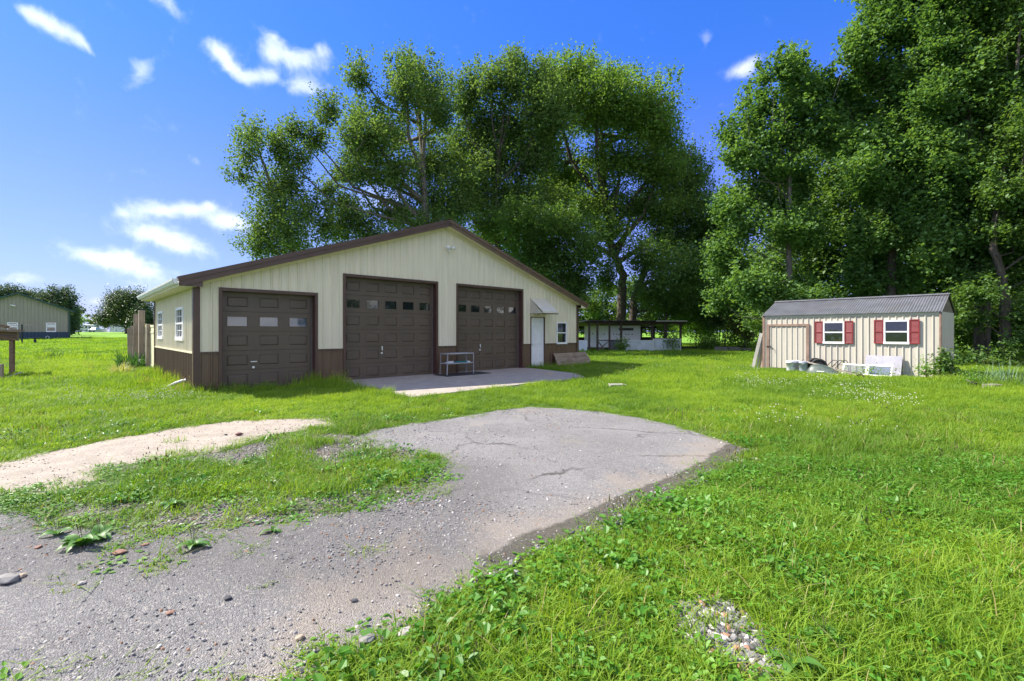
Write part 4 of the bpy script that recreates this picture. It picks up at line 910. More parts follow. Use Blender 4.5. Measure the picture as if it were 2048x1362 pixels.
# clothes pole, bird bath
BLKM = mat('black_painted_iron', (.012, .014, .016), .5, .3)
D = 42; cp = empty('clothes_pole', ((44 - HX) / FPX * D, D, float(terrain(-43, D))), 0, 'black T-shaped clothes line pole on the lawn before the neighbouring building', 'pole')
MB().tube([(0, 0, 0), (0, 0, 1.80)], .055, 10).build('post', BLKM, cp); MB().tube([(-1.1, 0, 1.72), (1.05, 0, 1.70)], .022, 8).build('cross_arm', BLKM, cp)
D = 44; bb = empty('bird_bath', ((70 - HX) / FPX * D, D, float(terrain(-44, D))), 0, 'dark little bird bath on the sunny lawn right of the clothes pole', 'bird bath')
MB().lathe([(0, 0), (.14, 0), (.15, .04), (.07, .10), (.11, .20), (.12, .26), (.05, .36), (.07, .42), (0, .42)], 14).build('pedestal', BLKM, bb, True)
MB().lathe([(0, .42), (.10, .42), (.25, .47), (.27, .50), (.24, .50), (0, .46)], 16).build('basin', BLKM, bb, True)

# ---- neighbouring building
ND = 56.0; nz = .73
nb = empty('neighbour_building', (-55.81, 53.06, nz), GRZ, 'tan ribbed steel building with dark blue wainscot and green roof trim at the left edge', 'building')
NC = mat('tan_steel', (.29, .265, .21), .5, 0, .05, 1, streak=True); NBL = mat('dark_blue_steel', (.018, .045, .085), .5, 0, .1); NG = mat('dark_green_trim', (.015, .05, .045), .5)
hwN, eN, aN, wN = 4.28, 3.20, 5.00, .78
ntop = lambda x: eN + (aN - eN) * (1 - abs(x) / hwN)
NW = [(-.80, .03, .81, 1.85), (2.28, 3.12, .81, 1.85)]
siding(nb, 'wall_panel', NC, -hwN, hwN, wN, ntop, NW, fmap, pitch=.30, h=.03, sheetw=.9, kinks=(0,), minor=False)
siding(nb, 'wainscot_panel', NBL, -hwN, hwN, -.2, lambda x: wN, [], lambda x, o, z: (x, -o - .01, z), pitch=.30, h=.03, sheetw=.9, minor=False)
MB().add([(hwN, 0, -.2), (hwN, 12, -.2), (hwN, 12, eN), (hwN, 0, eN)], [(0, 1, 2, 3)]).build('side_wall', NC, nb)
MB().box(hwN - .12, -.06, -.2, hwN + .06, .1, eN).build('corner_trim', NG, nb)
for s in (-1, 1):
    k = MB(); k.add([(0, -.4, aN + .22), (s * (hwN + .4), -.4, eN + .09), (s * (hwN + .4), 12.4, eN + .09), (0, 12.4, aN + .22), (0, -.4, aN + .02), (s * (hwN + .4), -.4, eN - .12), (s * (hwN + .4), 12.4, eN - .12), (0, 12.4, aN + .02)],
                    [(0, 1, 2, 3), (4, 7, 6, 5), (0, 4, 5, 1), (1, 5, 6, 2), (3, 2, 6, 7)]); o = k.build('roof', NG, nb); fixn(o)
    
for q in NW:
    w = dh_window(nb, fmap, *q, t=.09); MB().box(q[0] + .1, -.035, (q[2] + q[3]) / 2 + .03, q[1] - .1, -.012, q[3] - .2).build('blind', WHITE, w)
k = MB().tube([(-.35, 0, 3.75), (-.35, -.2, 3.75)], .08, 8).tube([(-.35, -.2, 3.75), (-.15, -.3, 3.68)], .06, 8).tube([(-.35, -.2, 3.75), (-.55, -.3, 3.78)], .06, 8); k.build('security_light', WHITE, nb)
k = MB().tube([(2.25, -.2, 0), (2.27, -.2, .22), (2.4, -.2, .30), (2.53, -.2, .22), (2.55, -.2, 0)], .025, 6); k.build('hose_loop', WHITE, nb)

# ---- far vehicles and buildings (about 190 m away)
FD = 188.0; fz = float(terrain(-160, FD))
fx = lambda x: (x - HX) / FPX * FD
VW = mat('white_vehicle_paint', (.48, .49, .53), .3, 0, .03, 1, 0, 60, None); VG = mat('dark_vehicle_glass', (.02, .025, .04), .15); TYR = mat('tyre', (.02, .02, .02), .8)
def extr(prof, w, M=None):
    """side profile (x, z) extruded over width w along y"""
    k = MB(); n = len(prof); vs = [(x, -w / 2, z) for x, z in prof] + [(x, w / 2, z) for x, z in prof]
    k.add(vs, [tuple(range(n)), tuple(range(2 * n - 1, n - 1, -1))] + [(i, n + i, n + (i + 1) % n, (i + 1) % n) for i in range(n)], M); return k
def wh(par, x, y, r=.36):
    w = MB().tube([(x, y - .12, r), (x, y + .12, r)], r, 16).build('wheel', TYR, par); h = MB().tube([(x, y - .14, r), (x, y - .125, r)], r * .55, 12).build('hub', GALV, w)
mh = empty('motorhome', (fx(177), FD, fz), 0, 'white motorhome with dark side windows parked far off across the lawn', 'motorhome')
bevel(extr([(-3.4, .55), (3.3, .55), (3.3, 3.05), (-1.2, 3.05), (-2.2, 2.6), (-3.0, 1.5), (-3.4, 1.3)], 2.3).build('body', VW, mh), .06)
for a, b, z0, z1 in ((-.3, .55, 1.6, 2.5), (1.05, 2.1, 1.6, 2.5), (-2.35, -1.1, 1.55, 2.2)): MB().box(a, -1.17, z0, b, -1.155, z1).build('window', VG, mh)
MB().box(2.3, -1.17, .8, 2.9, -1.155, 2.5).build('side_door', mat('grey_rv_door', (.5, .5, .52), .4), mh); MB().box(-3.2, -1.16, .56, 3.2, -1.153, .75).build('skirt_stripe', mat('dark_stripe', (.04, .05, .08), .5), mh)
MB().beam((.0, -1.165, .85), (2.2, -1.165, 1.3), .012, .14).build('side_stripe', NBL, mh)
k = MB().box(-.8, -.7, 3.06, .2, .2, 3.3); k.build('roof_unit', WHITE, mh)
for x in (-2.5, 2.0): wh(mh, x, -1.0)
tr = empty('pickup_truck', (fx(152), FD + 1, fz), 0, 'white pickup truck with dark cab windows parked left of the motorhome', 'pickup')
bevel(extr([(-2.7, .6), (2.6, .6), (2.6, 1.25), (.9, 1.3), (.4, 2.0), (-.9, 2.05), (-1.3, 1.4), (-2.6, 1.3)], 1.9).build('body', VW, tr), .05)
k = MB().add([(-1.1, -.96, 1.35), (.65, -.96, 1.35), (.3, -.96, 1.9), (-.8, -.96, 1.95)], [(0, 1, 2, 3)]); k.build('side_window', VG, tr)
for x in (-1.8, 1.7): wh(tr, x, -.85, .42)
tent = thing_mesh(extr([(-3.2, 0), (3.2, 0), (3.2, 1.4), (0, 2.9), (-3.2, 1.9)], 4), 'boat_cover', VW, 'white covered trailer load standing behind the pickup and the motorhome', 'trailer', (fx(156), FD + 8, fz))
ca = empty('silver_suv', (fx(198.5), FD - 2, fz), 0, 'silver car facing the camera, parked right of the motorhome', 'car')
SIL = mat('silver_paint', (.42, .44, .47), .3, .4)
k = MB()
for (y0, y1, pr) in ((-2.0, 2.0, None),):
    sec = [(-2.1, .45, 1.0, .93), (-1.9, .45, 1.08, .95), (-1.0, .4, 1.15, .95), (-.35, .4, 1.72, .78), (1.2, .4, 1.78, .78), (1.9, .4, 1.2, .92), (2.1, .45, 1.05, .9)]
    vs = []
    for yy, zb, zt, hw_ in sec: vs += [(-hw_ * 1.0, yy, zb), (-.95, yy, min(zt, 1.1)), (-hw_ * .9, yy, zt), (hw_ * .9, yy, zt), (.95, yy, min(zt, 1.1)), (hw_, yy, zb)]
    fs = [(i * 6 + j, i * 6 + (j + 1) % 6, (i + 1) * 6 + (j + 1) % 6, (i + 1) * 6 + j) for i in range(len(sec) - 1) for j in range(6)] + [tuple(range(6)), tuple(range(len(vs) - 1, len(vs) - 7, -1))]
    k.add(vs, fs)
o = k.build('body', SIL, ca); fixn(o)
MB().add([(-.80, -1.04, 1.18), (.80, -1.04, 1.18), (.64, -.45, 1.66), (-.64, -.45, 1.66)], [(0, 1, 2, 3)]).build('windscreen', VG, ca)
MB().box(-.55, -2.13, .62, .55, -2.105, .82).build('grille', TYR, ca)
for s in (-1, 1): MB().box(s * .72 - .16, -2.125, .80, s * .72 + .16, -2.10, .96).build('headlight', WHITE, ca); MB().box(s * .82 - .1, -1.6, 0, s * .82 + .1, -1.0, .6).build('wheel', TYR, ca)
fb = empty('far_house', (fx(206), FD + 14, fz), 0, 'pale grey far building with a low roof behind the parked cars', 'building')
k = extr([(-5.5, 0), (4.6, 0), (4.6, 3.2), (-.5, 5.1), (-5.5, 3.0)], 9); k.build('wall', mat('pale_grey_wall', (.55, .56, .60), .6), fb)
k = MB().add([(-.5, -4.7, 5.2), (-6, -4.7, 2.95), (-6, 4.7, 2.95), (-.5, 4.7, 5.2), (5.0, 4.7, 3.15), (5.0, -4.7, 3.15)], [(0, 1, 2, 3), (0, 3, 4, 5)]); k.build('roof', mat('grey_roof', (.22, .22, .22), .8), fb)
MB().box(4.65, -3.0, 0, 5.1, -1, 2.4).build('door', NBL, fb)
fb2 = empty('far_shed', (fx(232), FD + 12, fz), 0, 'small far tan shed with a blue base under the round tree', 'shed')
MB().box(-3.6, -2, 0, 3.6, 2, 2.6).build('wall', mat('tan_wall', (.34, .32, .28), .7), fb2); MB().box(-3.61, -2.02, 0, 3.61, -2.005, 1.0).build('blue_base', NBL, fb2)
k = extr([(-4, 2.6), (4, 2.6), (3.2, 3.6), (-3.2, 3.6)], 4.6); k.build('roof', NG, fb2)
MB().box(2.4, -2.05, 0, 2.9, -2.01, 2.2).build('door', WHITE, fb2)
#PART4

# ================================================================== TREES
def leaf_mesh(name, C, S, m, flat=.35, fold=.18, aspect=.36, parent=None, droop=0.0):
    """one small folded leaf (two triangles) at every centre"""
    n = len(C); nrm = rng.normal(size=(n, 3)); nrm[:, 2] = np.abs(nrm[:, 2]) * (1 + flat) + flat; nrm /= np.linalg.norm(nrm, axis=1)[:, None]
    a = np.cross(nrm, rng.normal(size=(n, 3))); a[:, 2] -= droop; a -= nrm * (a * nrm).sum(1)[:, None]; a /= np.linalg.norm(a, axis=1)[:, None] + 1e-9
    b = np.cross(nrm, a); s = S[:, None]
    V = np.empty((n, 4, 3)); V[:, 0] = C + a * s * .5; V[:, 1] = C + b * s * aspect + nrm * s * fold; V[:, 2] = C - a * s * .5; V[:, 3] = C - b * s * aspect + nrm * s * fold
    T = np.empty((n, 6), np.int32); base = np.arange(n)[:, None] * 4; T[:] = base + np.array([[0, 1, 2, 0, 2, 3]])
    me = bpy.data.meshes.new(name); me.vertices.add(n * 4); me.vertices.foreach_set('co', V.ravel().astype(np.float32))
    me.loops.add(n * 6); me.loops.foreach_set('vertex_index', T.ravel()); me.polygons.add(n * 2); me.polygons.foreach_set('loop_start', np.arange(0, n * 6, 3, dtype=np.int32))
    me.update(calc_edges=True); me.materials.append(m); o = bpy.data.objects.new(name, me); COL.objects.link(o)
    if parent: o.parent = parent
    return o
BARK = wood('grey_bark', (.045, .036, .028), (.12, .10, .08), .95, (14, 14, 2.5), 1.0)
PALEB = wood('pale_bark', (.09, .08, .065), (.19, .17, .145), .95, (14, 14, 2.5), 1.0)
LPOP = leafmat('poplar_leaf', (.080, .160, .045), (.155, .255, .085), .46, .55, spec=.2)
LMAP = leafmat('maple_leaf', (.090, .185, .038), (.175, .295, .068), .50, .5)
LGUM = leafmat('sweetgum_leaf', (.072, .165, .042), (.155, .285, .080), .46, .5, spec=.25)
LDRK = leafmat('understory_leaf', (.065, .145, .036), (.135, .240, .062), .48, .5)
LBUS = leafmat('bush_leaf', (.075, .17, .02), (.15, .29, .035), .4, .55)
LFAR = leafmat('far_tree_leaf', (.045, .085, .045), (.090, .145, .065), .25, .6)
LRND = leafmat('round_tree_leaf', (.030, .070, .025), (.100, .150, .060), .25, .45, spec=.5)

def tree(name, label, cat, D, lobes, trunk, leaf, cover, lm, bark=BARK, depth=.6, cl=1.0, z0=0.0, group=None, flat=.35, twig=True, seed=1, tr=.3, vert=1.0, droop=0.0, thick=1.0, spire=.14):
    """lobes: (x, y, rx, ry) as seen in the photo, put at distance D with a depth of their own; trunk: list of (x, y) points from the ground up"""
    r = np.random.default_rng(seed); sc = D / FPX
    p0 = at(trunk[0][0], HY, D); base = Vector((p0.x, D, z0))
    root = empty(name, base, 0, label, cat, group)
    W2 = lambda x, y: np.array([(x - trunk[0][0]) * sc, 0, CAMH - (y - HY) * sc - z0])
    wid = (max(l[0] + l[2] for l in lobes) - min(l[0] - l[2] for l in lobes)) * sc / 2
    # trunk and forks
    tp = [np.array([0, 0, -.2])] + [W2(x, y) for x, y in trunk[1:]]
    H = tp[-1][2]; fine = []
    for i in range(len(tp) - 1):
        for k in range(4): t = k / 4; fine.append(tp[i] * (1 - t) + tp[i + 1] * t + r.normal(0, .04 * tr * 2, 3) * (i + k > 0))
    fine.append(tp[-1]); fine = [Vector(q) for q in fine]; N = len(fine)
    rad = [tr * (1.25 if i == 0 else 1) * (1 - .80 * (i / (N - 1)) ** 1.1) for i in range(N)]
    MB().tube(fine, rad, 10).build('trunk', bark, root, True)
    limbs = MB(); cents = []; sizes = []; dirs = []
    for (lx, ly, rx, ry) in lobes:
        c = W2(lx, ly); c[1] = r.normal(0, 1) * wid * depth * .45; c[1] = float(np.clip(c[1], -wid * depth, wid * depth))
        rxm, rym = rx * sc, ry * sc; rd = (rxm + rym) / 2
        # the limb that carries this part of the crown
        ok = [q for q in range(1, N) if fine[q].z < c[2] - .25 * abs(c[0] - fine[q].x) - .3] or [1]
        a = fine[max(ok)] if r.random() < .5 else fine[ok[len(ok) * 2 // 3]]
        ca = np.array(a); mid = (ca + c) / 2 + np.array([(c[0] - ca[0]) * .18, 0, -abs(c[0] - ca[0]) * .10]) + r.normal(0, .15, 3)
        rl = max(.035, tr * .34 * min(1.0, rd / 2.0)) * thick; limbs.tube([a, Vector((ca * .7 + mid * .3)), Vector(mid), Vector((mid + c) / 2 + r.normal(0, .1, 3)), Vector(c)], [rl, rl * .85, rl * .65, rl * .45, rl * .25], 6)
        ncl = max(4, int(rx * ry * cover * .086 / cl ** 2)); d = r.normal(size=(ncl, 3)); d /= np.linalg.norm(d, axis=1)[:, None]; rr = r.uniform(.12, 1.15, ncl) ** .7; rr[::7] *= 1.18
        cc = c + d * rr[:, None] * np.array([rxm, rd, rym]) * .90
        if twig:
            for q in cc[:max(3, ncl // 5)]: limbs.tube([Vector(c), Vector((c + q) / 2 + r.normal(0, .12, 3)), Vector(q)], [rl * .28, rl * .18, rl * .06], 4, False)
        dirs.append((cc - c) / (np.linalg.norm(cc - c, axis=1)[:, None] + .01) + np.array([0, 0, .5 * vert])); cents.append(cc); sizes.append(np.full(ncl, min(1.0, .55 + .45 * rd / 2)))
        if spire:
            k_ = max(2, int(ncl * spire)); sp = c + np.stack([r.uniform(-.95, .95, k_) * rxm, r.uniform(-.6, .6, k_) * rd, rym * r.uniform(.8, 1.22, k_)], 1); cents.append(sp); sizes.append(np.full(k_, .36)); dirs.append(np.tile([0, 0, 1.0], (k_, 1)) + r.normal(0, .25, (k_, 3)))
    limbs.build('limbs', bark, root, True)
    cc = np.concatenate(cents); ss = np.concatenate(sizes); per = int(38 * cl ** 2); n = len(cc) * per
    spread = 12.5 * sc * cl
    ctr = np.repeat(cc, per, 0); off = np.clip(r.normal(size=(n, 3)), -1.8, 1.8) * np.repeat(ss * r.uniform(.6, 1.35, len(cc)), per)[:, None] * spread * np.array([1, 1, .8 * vert])
    dd_ = np.concatenate(dirs); dd_ /= np.linalg.norm(dd_, axis=1)[:, None]; off = off * .8 + np.repeat(dd_, per, 0) * (np.clip(r.normal(size=n), -1.7, 1.7) * spread * .95)[:, None]
    C = ctr + off; C = C[C[:, 2] > .15 - z0 * 0]
    S = leaf * r.uniform(.5, 1.4, len(C)); leaf_mesh('crown', C, S, lm, flat=flat, parent=root, droop=droop)
    return root

tree('poplar_tree', 'slender leaning poplar with an open crown rising behind the left half of the garage roof', 'tree', 34, [(498, 262, 26, 30), (512, 320, 28, 40), (548, 292, 24, 38), (535, 365, 48, 40), (580, 360, 34, 50), (600, 310, 22, 26), (505, 362, 34, 12), (560, 430, 55, 45), (535, 470, 40, 36), (515, 495, 40, 22), (600, 470, 50, 42), (645, 450, 34, 44), (620, 420, 30, 30), (560, 500, 60, 30)],
     [(615, 664), (600, 560), (575, 470), (545, 380), (515, 290)], .17, .44, LPOP, PALEB, seed=11, tr=.26, cl=.8, vert=1.5)
tree('poplar_tree', 'broad tall poplar with long pale limbs, just left of the garage ridge', 'tree', 37, [(820, 130, 22, 30), (850, 175, 38, 50), (825, 215, 40, 50), (880, 240, 40, 50), (740, 190, 24, 34), (765, 225, 36, 40), (700, 210, 24, 24), (680, 245, 30, 26), (705, 275, 48, 40), (640, 290, 30, 28), (612, 285, 20, 24), (600, 325, 22, 26), (680, 330, 40, 26), (765, 300, 60, 48), (850, 310, 60, 58), (790, 360, 60, 40), (730, 350, 40, 26), (690, 400, 34, 22), (660, 385, 22, 26), (710, 440, 50, 26), (790, 425, 52, 34), (870, 400, 50, 50), (750, 475, 60, 24), (860, 460, 60, 30), (680, 465, 30, 26)],
     [(858, 664), (856, 540), (852, 430), (845, 330), (838, 220), (830, 150)], .18, .62, LPOP, PALEB, seed=12, tr=.38, cl=.85, vert=1.3, thick=1.9)
tree('poplar_tree', 'tallest poplar with pointed tips between the broad poplar and the round maple', 'tree', 41, [(945, 165, 24, 32), (980, 180, 26, 38), (1030, 140, 24, 34), (1025, 180, 36, 44), (1075, 165, 26, 40), (925, 200, 30, 44), (960, 235, 50, 50), (1020, 245, 54, 50), (1080, 235, 44, 50), (915, 290, 44, 50), (990, 310, 60, 48), (1065, 310, 56, 50), (940, 370, 50, 44), (1020, 380, 60, 44), (925, 430, 40, 40), (985, 450, 54, 40), (1060, 420, 50, 50)],
     [(1000, 664), (998, 520), (990, 400), (1000, 290), (1015, 180)], .20, .72, LPOP, BARK, seed=13, tr=.34, cl=.85, vert=1.4, thick=1.2)
tree('poplar_tree', 'second thinner poplar trunk half hidden between the tallest poplar and the maple', 'tree', 43, [(1105, 150, 26, 40), (1120, 200, 36, 44), (960, 400, 50, 50), (1100, 270, 44, 44), (1110, 420, 50, 50)], [(955, 664), (962, 520), (1010, 400), (1090, 280), (1108, 190)], .20, .6, LPOP, BARK, seed=14, tr=.26, cl=.85)
tree('maple_tree', 'largest round-crowned maple with spreading limbs, standing behind the open shelter', 'tree', 46, [(1185, 156, 40, 20), (1235, 148, 44, 22), (1135, 185, 50, 28), (1210, 190, 70, 40), (1282, 200, 40, 30), (1110, 210, 52, 40), (1308, 238, 38, 40), (1180, 245, 80, 50), (1260, 255, 74, 54), (1095, 280, 60, 46), (1315, 275, 40, 46), (1150, 325, 74, 44), (1235, 335, 80, 46), (1310, 345, 54, 44), (1100, 370, 60, 42), (1190, 405, 60, 36), (1275, 410, 74, 36), (1130, 440, 60, 36), (1330, 425, 50, 36), (1215, 460, 50, 28)],
     [(1238, 664), (1243, 600), (1246, 550), (1225, 500), (1212, 420), (1205, 320), (1200, 220)], .22, .78, LMAP, BARK, seed=15, tr=.50, cl=.9, thick=1.7, spire=.07)
tree('maple_tree', 'lower dark maple leaning right beside the largest maple', 'tree', 47, [(1370, 285, 30, 16), (1382, 310, 34, 28), (1350, 330, 40, 36), (1385, 352, 44, 34), (1412, 395, 36, 30), (1370, 380, 60, 40), (1435, 440, 34, 30), (1400, 450, 56, 36), (1345, 470, 60, 40), (1440, 490, 60, 44), (1380, 520, 70, 44), (1440, 560, 50, 40)],
     [(1262, 664), (1268, 600), (1290, 540), (1330, 470), (1370, 380), (1380, 300)], .22, .8, LDRK, BARK, seed=16, tr=.42, cl=.9, thick=1.3)
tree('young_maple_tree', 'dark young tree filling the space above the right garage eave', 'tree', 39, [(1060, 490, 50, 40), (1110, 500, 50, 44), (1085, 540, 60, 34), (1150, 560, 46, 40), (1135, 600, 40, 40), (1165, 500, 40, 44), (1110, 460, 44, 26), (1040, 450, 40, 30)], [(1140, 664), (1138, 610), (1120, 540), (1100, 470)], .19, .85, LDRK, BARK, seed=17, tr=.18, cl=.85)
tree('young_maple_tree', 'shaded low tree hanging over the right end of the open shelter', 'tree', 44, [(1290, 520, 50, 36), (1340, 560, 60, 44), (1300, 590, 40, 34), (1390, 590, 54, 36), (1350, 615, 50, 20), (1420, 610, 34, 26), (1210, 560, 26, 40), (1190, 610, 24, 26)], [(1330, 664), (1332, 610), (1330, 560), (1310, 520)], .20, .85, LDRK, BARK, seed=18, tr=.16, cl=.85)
tree('sweetgum_tree', 'bright green sweetgum with a pointed top directly behind the left end of the small shed', 'tree', 25, [(1602, 122, 14, 22), (1578, 160, 20, 26), (1610, 165, 24, 26), (1550, 150, 12, 26), (1520, 165, 10, 20), (1660, 135, 16, 22), (1655, 175, 22, 30), (1540, 205, 26, 30), (1590, 215, 40, 34), (1515, 245, 22, 26), (1560, 270, 50, 30), (1625, 270, 44, 34), (1459, 235, 8, 16), (1463, 268, 16, 22), (1490, 310, 30, 30), (1550, 335, 50, 32), (1620, 340, 50, 32), (1470, 325, 24, 24), (1510, 385, 44, 26), (1590, 400, 60, 30), (1460, 420, 30, 24), (1480, 455, 40, 28), (1550, 465, 50, 28), (1620, 470, 50, 30), (1455, 500, 26, 22), (1490, 530, 44, 28), (1560, 540, 44, 26), (1470, 575, 34, 24), (1510, 600, 46, 24), (1600, 560, 46, 24), (1570, 600, 44, 16), (1455, 600, 22, 18)],
     [(1577, 664), (1578, 560), (1577, 460), (1580, 340), (1590, 220), (1598, 150)], .175, .70, LGUM, PALEB, seed=19, tr=.17, cl=1.15, droop=.8)
tree('sweetgum_tree', 'tall sweetgum reaching above the picture behind the middle of the small shed', 'tree', 24, [(1775, -30, 50, 34), (1820, -10, 50, 40), (1770, 20, 34, 30), (1840, 45, 34, 26), (1745, 70, 34, 30), (1790, 75, 44, 34), (1720, 115, 30, 24), (1770, 135, 50, 30), (1830, 130, 34, 34), (1705, 165, 32, 24), (1750, 195, 46, 30), (1810, 200, 40, 30), (1680, 220, 26, 20), (1720, 255, 44, 28), (1780, 270, 44, 30), (1690, 300, 36, 26), (1740, 330, 50, 28), (1800, 340, 40, 30), (1680, 370, 40, 28), (1740, 400, 50, 26), (1790, 430, 40, 30), (1740, 480, 44, 28), (1780, 520, 44, 28), (1740, 560, 40, 24), (1800, 565, 44, 24), (1760, 595, 30, 12)],
     [(1782, 664), (1783, 560), (1785, 460), (1790, 340), (1797, 200), (1800, 80), (1800, -20)], .175, .70, LGUM, BARK, seed=20, tr=.22, cl=1.15, droop=.8)
tree('sweetgum_tree', 'dense tall sweetgum towering over the right end of the small shed', 'tree', 22, [(1905, -20, 50, 34), (1960, -40, 60, 34), (1900, 40, 40, 30), (1965, 30, 50, 34), (1885, 95, 44, 30), (1940, 95, 50, 34), (1870, 150, 44, 30), (1930, 165, 54, 34), (1985, 150, 40, 40), (1860, 210, 40, 30), (1920, 235, 50, 34), (1975, 230, 44, 34), (1880, 285, 46, 30), (1945, 300, 50, 32), (1855, 340, 40, 30), (1915, 355, 48, 30), (1870, 400, 46, 30), (1930, 420, 50, 30), (1850, 450, 40, 26), (1900, 480, 46, 28), (1860, 520, 40, 24), (1920, 540, 46, 28), (1950, 490, 40, 30)],
     [(1962, 664), (1960, 560), (1950, 440), (1940, 320), (1935, 180), (1935, 20)], .165, .62, LGUM, BARK, seed=21, tr=.30, cl=1.2, droop=.7)
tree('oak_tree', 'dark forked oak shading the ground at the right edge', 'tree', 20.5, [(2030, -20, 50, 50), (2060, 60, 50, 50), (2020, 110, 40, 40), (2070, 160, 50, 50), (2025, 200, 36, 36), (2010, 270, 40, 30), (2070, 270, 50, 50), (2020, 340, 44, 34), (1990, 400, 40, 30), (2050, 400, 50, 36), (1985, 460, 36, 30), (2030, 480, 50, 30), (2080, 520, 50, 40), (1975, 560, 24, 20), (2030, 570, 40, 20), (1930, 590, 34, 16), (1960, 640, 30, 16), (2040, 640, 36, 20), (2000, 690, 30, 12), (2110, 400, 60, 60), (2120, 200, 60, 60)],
     [(2012, 664), (2010, 610), (2005, 560), (1985, 500), (2000, 380), (2030, 200), (2040, 40)], .15, .62, LDRK, BARK, seed=22, tr=.22, cl=1.2, thick=1.2)
tree('bare_trunk_tree', 'straight dark trunk standing left of the forked oak', 'tree', 23, [(1990, 300, 50, 50), (1960, 200, 50, 50), (2000, 120, 50, 50), (1975, 420, 40, 40)], [(1975, 664), (1974, 560), (1978, 440), (1982, 300), (1985, 150)], .15, .6, LDRK, BARK, seed=23, tr=.15, cl=1.2)
# trees of the same wood just outside the right edge; the garage door panes reflect them
for i, (x, y, h, s_) in enumerate(((24.5, 13.5, 16, 31), (27, 6.5, 15, 32), (31, -2, 17, 33))):
    lob = [(0, -h * .55 * FPX / 30, 60, 60)]
    D_ = 30; cxp = HX; lobs = []
    rr = np.random.default_rng(s_)
    for q in range(16): t = q / 15; lobs.append((cxp + rr.normal(0, 60), HY - (1.5 + t * h) * FPX / D_ + 47, 75 * (1 - .5 * t), 60))
    o = tree('edge_tree', ['leafy tree of the wood edge just beyond the right side of the view', 'second leafy tree of the wood edge beyond the right side', 'third leafy tree of the wood edge beyond the right side'][i], 'tree', D_, lobs, [(HX, 664), (HX, 500), (HX, 300), (HX, 200)], .28, .12, LDRK, seed=s_, tr=.3, cl=1.3, twig=False)
    o.location = (x, y, 0)

# the wood behind: read as one mass
def mass(name, label_kind, lobes, leaf, n_per, lm, seed, dj=2.5, kind='stuff'):
    r = np.random.default_rng(seed); Cs = []
    for (x, y, rx, ry, D) in lobes:
        c = np.array(at(x, y, D)); sc = D / FPX; n = int(rx * ry * n_per); k = max(6, n // 45); d = r.normal(size=(k, 3)); d /= np.linalg.norm(d, axis=1)[:, None]
        cc = c + d * (r.uniform(.2, 1, k) ** .5)[:, None] * np.array([rx * sc, dj, ry * sc]); Cs.append(np.repeat(cc, 45, 0) + r.normal(size=(k * 45, 3)) * .42 * np.array([1, 1, .75]))
    C = np.concatenate(Cs); C = C[C[:, 2] > .05]; o = leaf_mesh(name, C, leaf * r.uniform(.6, 1.3, len(C)), lm); o['kind'] = kind; return o
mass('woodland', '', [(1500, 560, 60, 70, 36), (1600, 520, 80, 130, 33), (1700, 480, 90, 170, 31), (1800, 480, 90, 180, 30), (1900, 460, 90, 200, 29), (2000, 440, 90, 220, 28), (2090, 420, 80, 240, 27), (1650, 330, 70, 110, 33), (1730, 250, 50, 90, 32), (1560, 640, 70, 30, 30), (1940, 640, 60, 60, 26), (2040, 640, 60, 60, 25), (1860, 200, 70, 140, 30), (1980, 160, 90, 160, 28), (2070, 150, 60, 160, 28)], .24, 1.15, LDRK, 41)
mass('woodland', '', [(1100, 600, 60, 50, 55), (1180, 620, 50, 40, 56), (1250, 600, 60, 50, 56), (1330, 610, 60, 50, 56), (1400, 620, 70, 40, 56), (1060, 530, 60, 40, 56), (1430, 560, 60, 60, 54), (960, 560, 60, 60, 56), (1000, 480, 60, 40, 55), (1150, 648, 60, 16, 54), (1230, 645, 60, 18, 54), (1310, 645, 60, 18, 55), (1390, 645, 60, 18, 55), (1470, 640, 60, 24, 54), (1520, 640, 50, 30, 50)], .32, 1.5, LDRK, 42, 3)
UL = leafmat('light_green_undergrowth', (.10, .22, .02), (.20, .38, .04), .45, .55)  # light green leaf colour of the vines and low weeds
mass('undergrowth', '', [(1400, 672, 34, 12, 47), (1445, 678, 34, 10, 45), (1490, 682, 30, 9, 44), (1375, 655, 22, 12, 50), (1290, 652, 80, 18, 54), (1380, 650, 60, 18, 54), (1430, 652, 30, 18, 48), (1480, 655, 30, 18, 50), (1210, 652, 60, 18, 54), (1180, 650, 26, 22, 54), (1510, 690, 20, 6, 42)], .17, 3.0, UL, 43, 1.5)
tree('bush', 'feathery pale green bush behind the right end of the open shelter', 'bush', 47, [(1390, 625, 28, 20), (1410, 640, 26, 18), (1370, 640, 22, 16)], [(1392, 664), (1392, 650), (1392, 630)], .16, 1.2, LBUS, seed=51, tr=.05, cl=.8)
tree('bush', 'grey green bush in the gap between the shelter and the small shed', 'bush', 44, [(1450, 610, 34, 26), (1440, 640, 30, 20), (1475, 630, 26, 22)], [(1450, 664), (1450, 640), (1450, 615)], .16, 1.2, leafmat('grey_green_leaf', (.07, .13, .04), (.14, .21, .08), .35, .5), seed=52, tr=.05, cl=.8)
tree('bush', 'olive brown bush touching the left side of the small shed', 'bush', 41, [(1490, 640, 26, 22), (1500, 665, 24, 16), (1470, 655, 20, 16)], [(1490, 664), (1490, 650), (1490, 640)], .15, 1.2, leafmat('olive_leaf', (.08, .11, .03), (.15, .16, .05), .35, .5), seed=53, tr=.05, cl=.8)
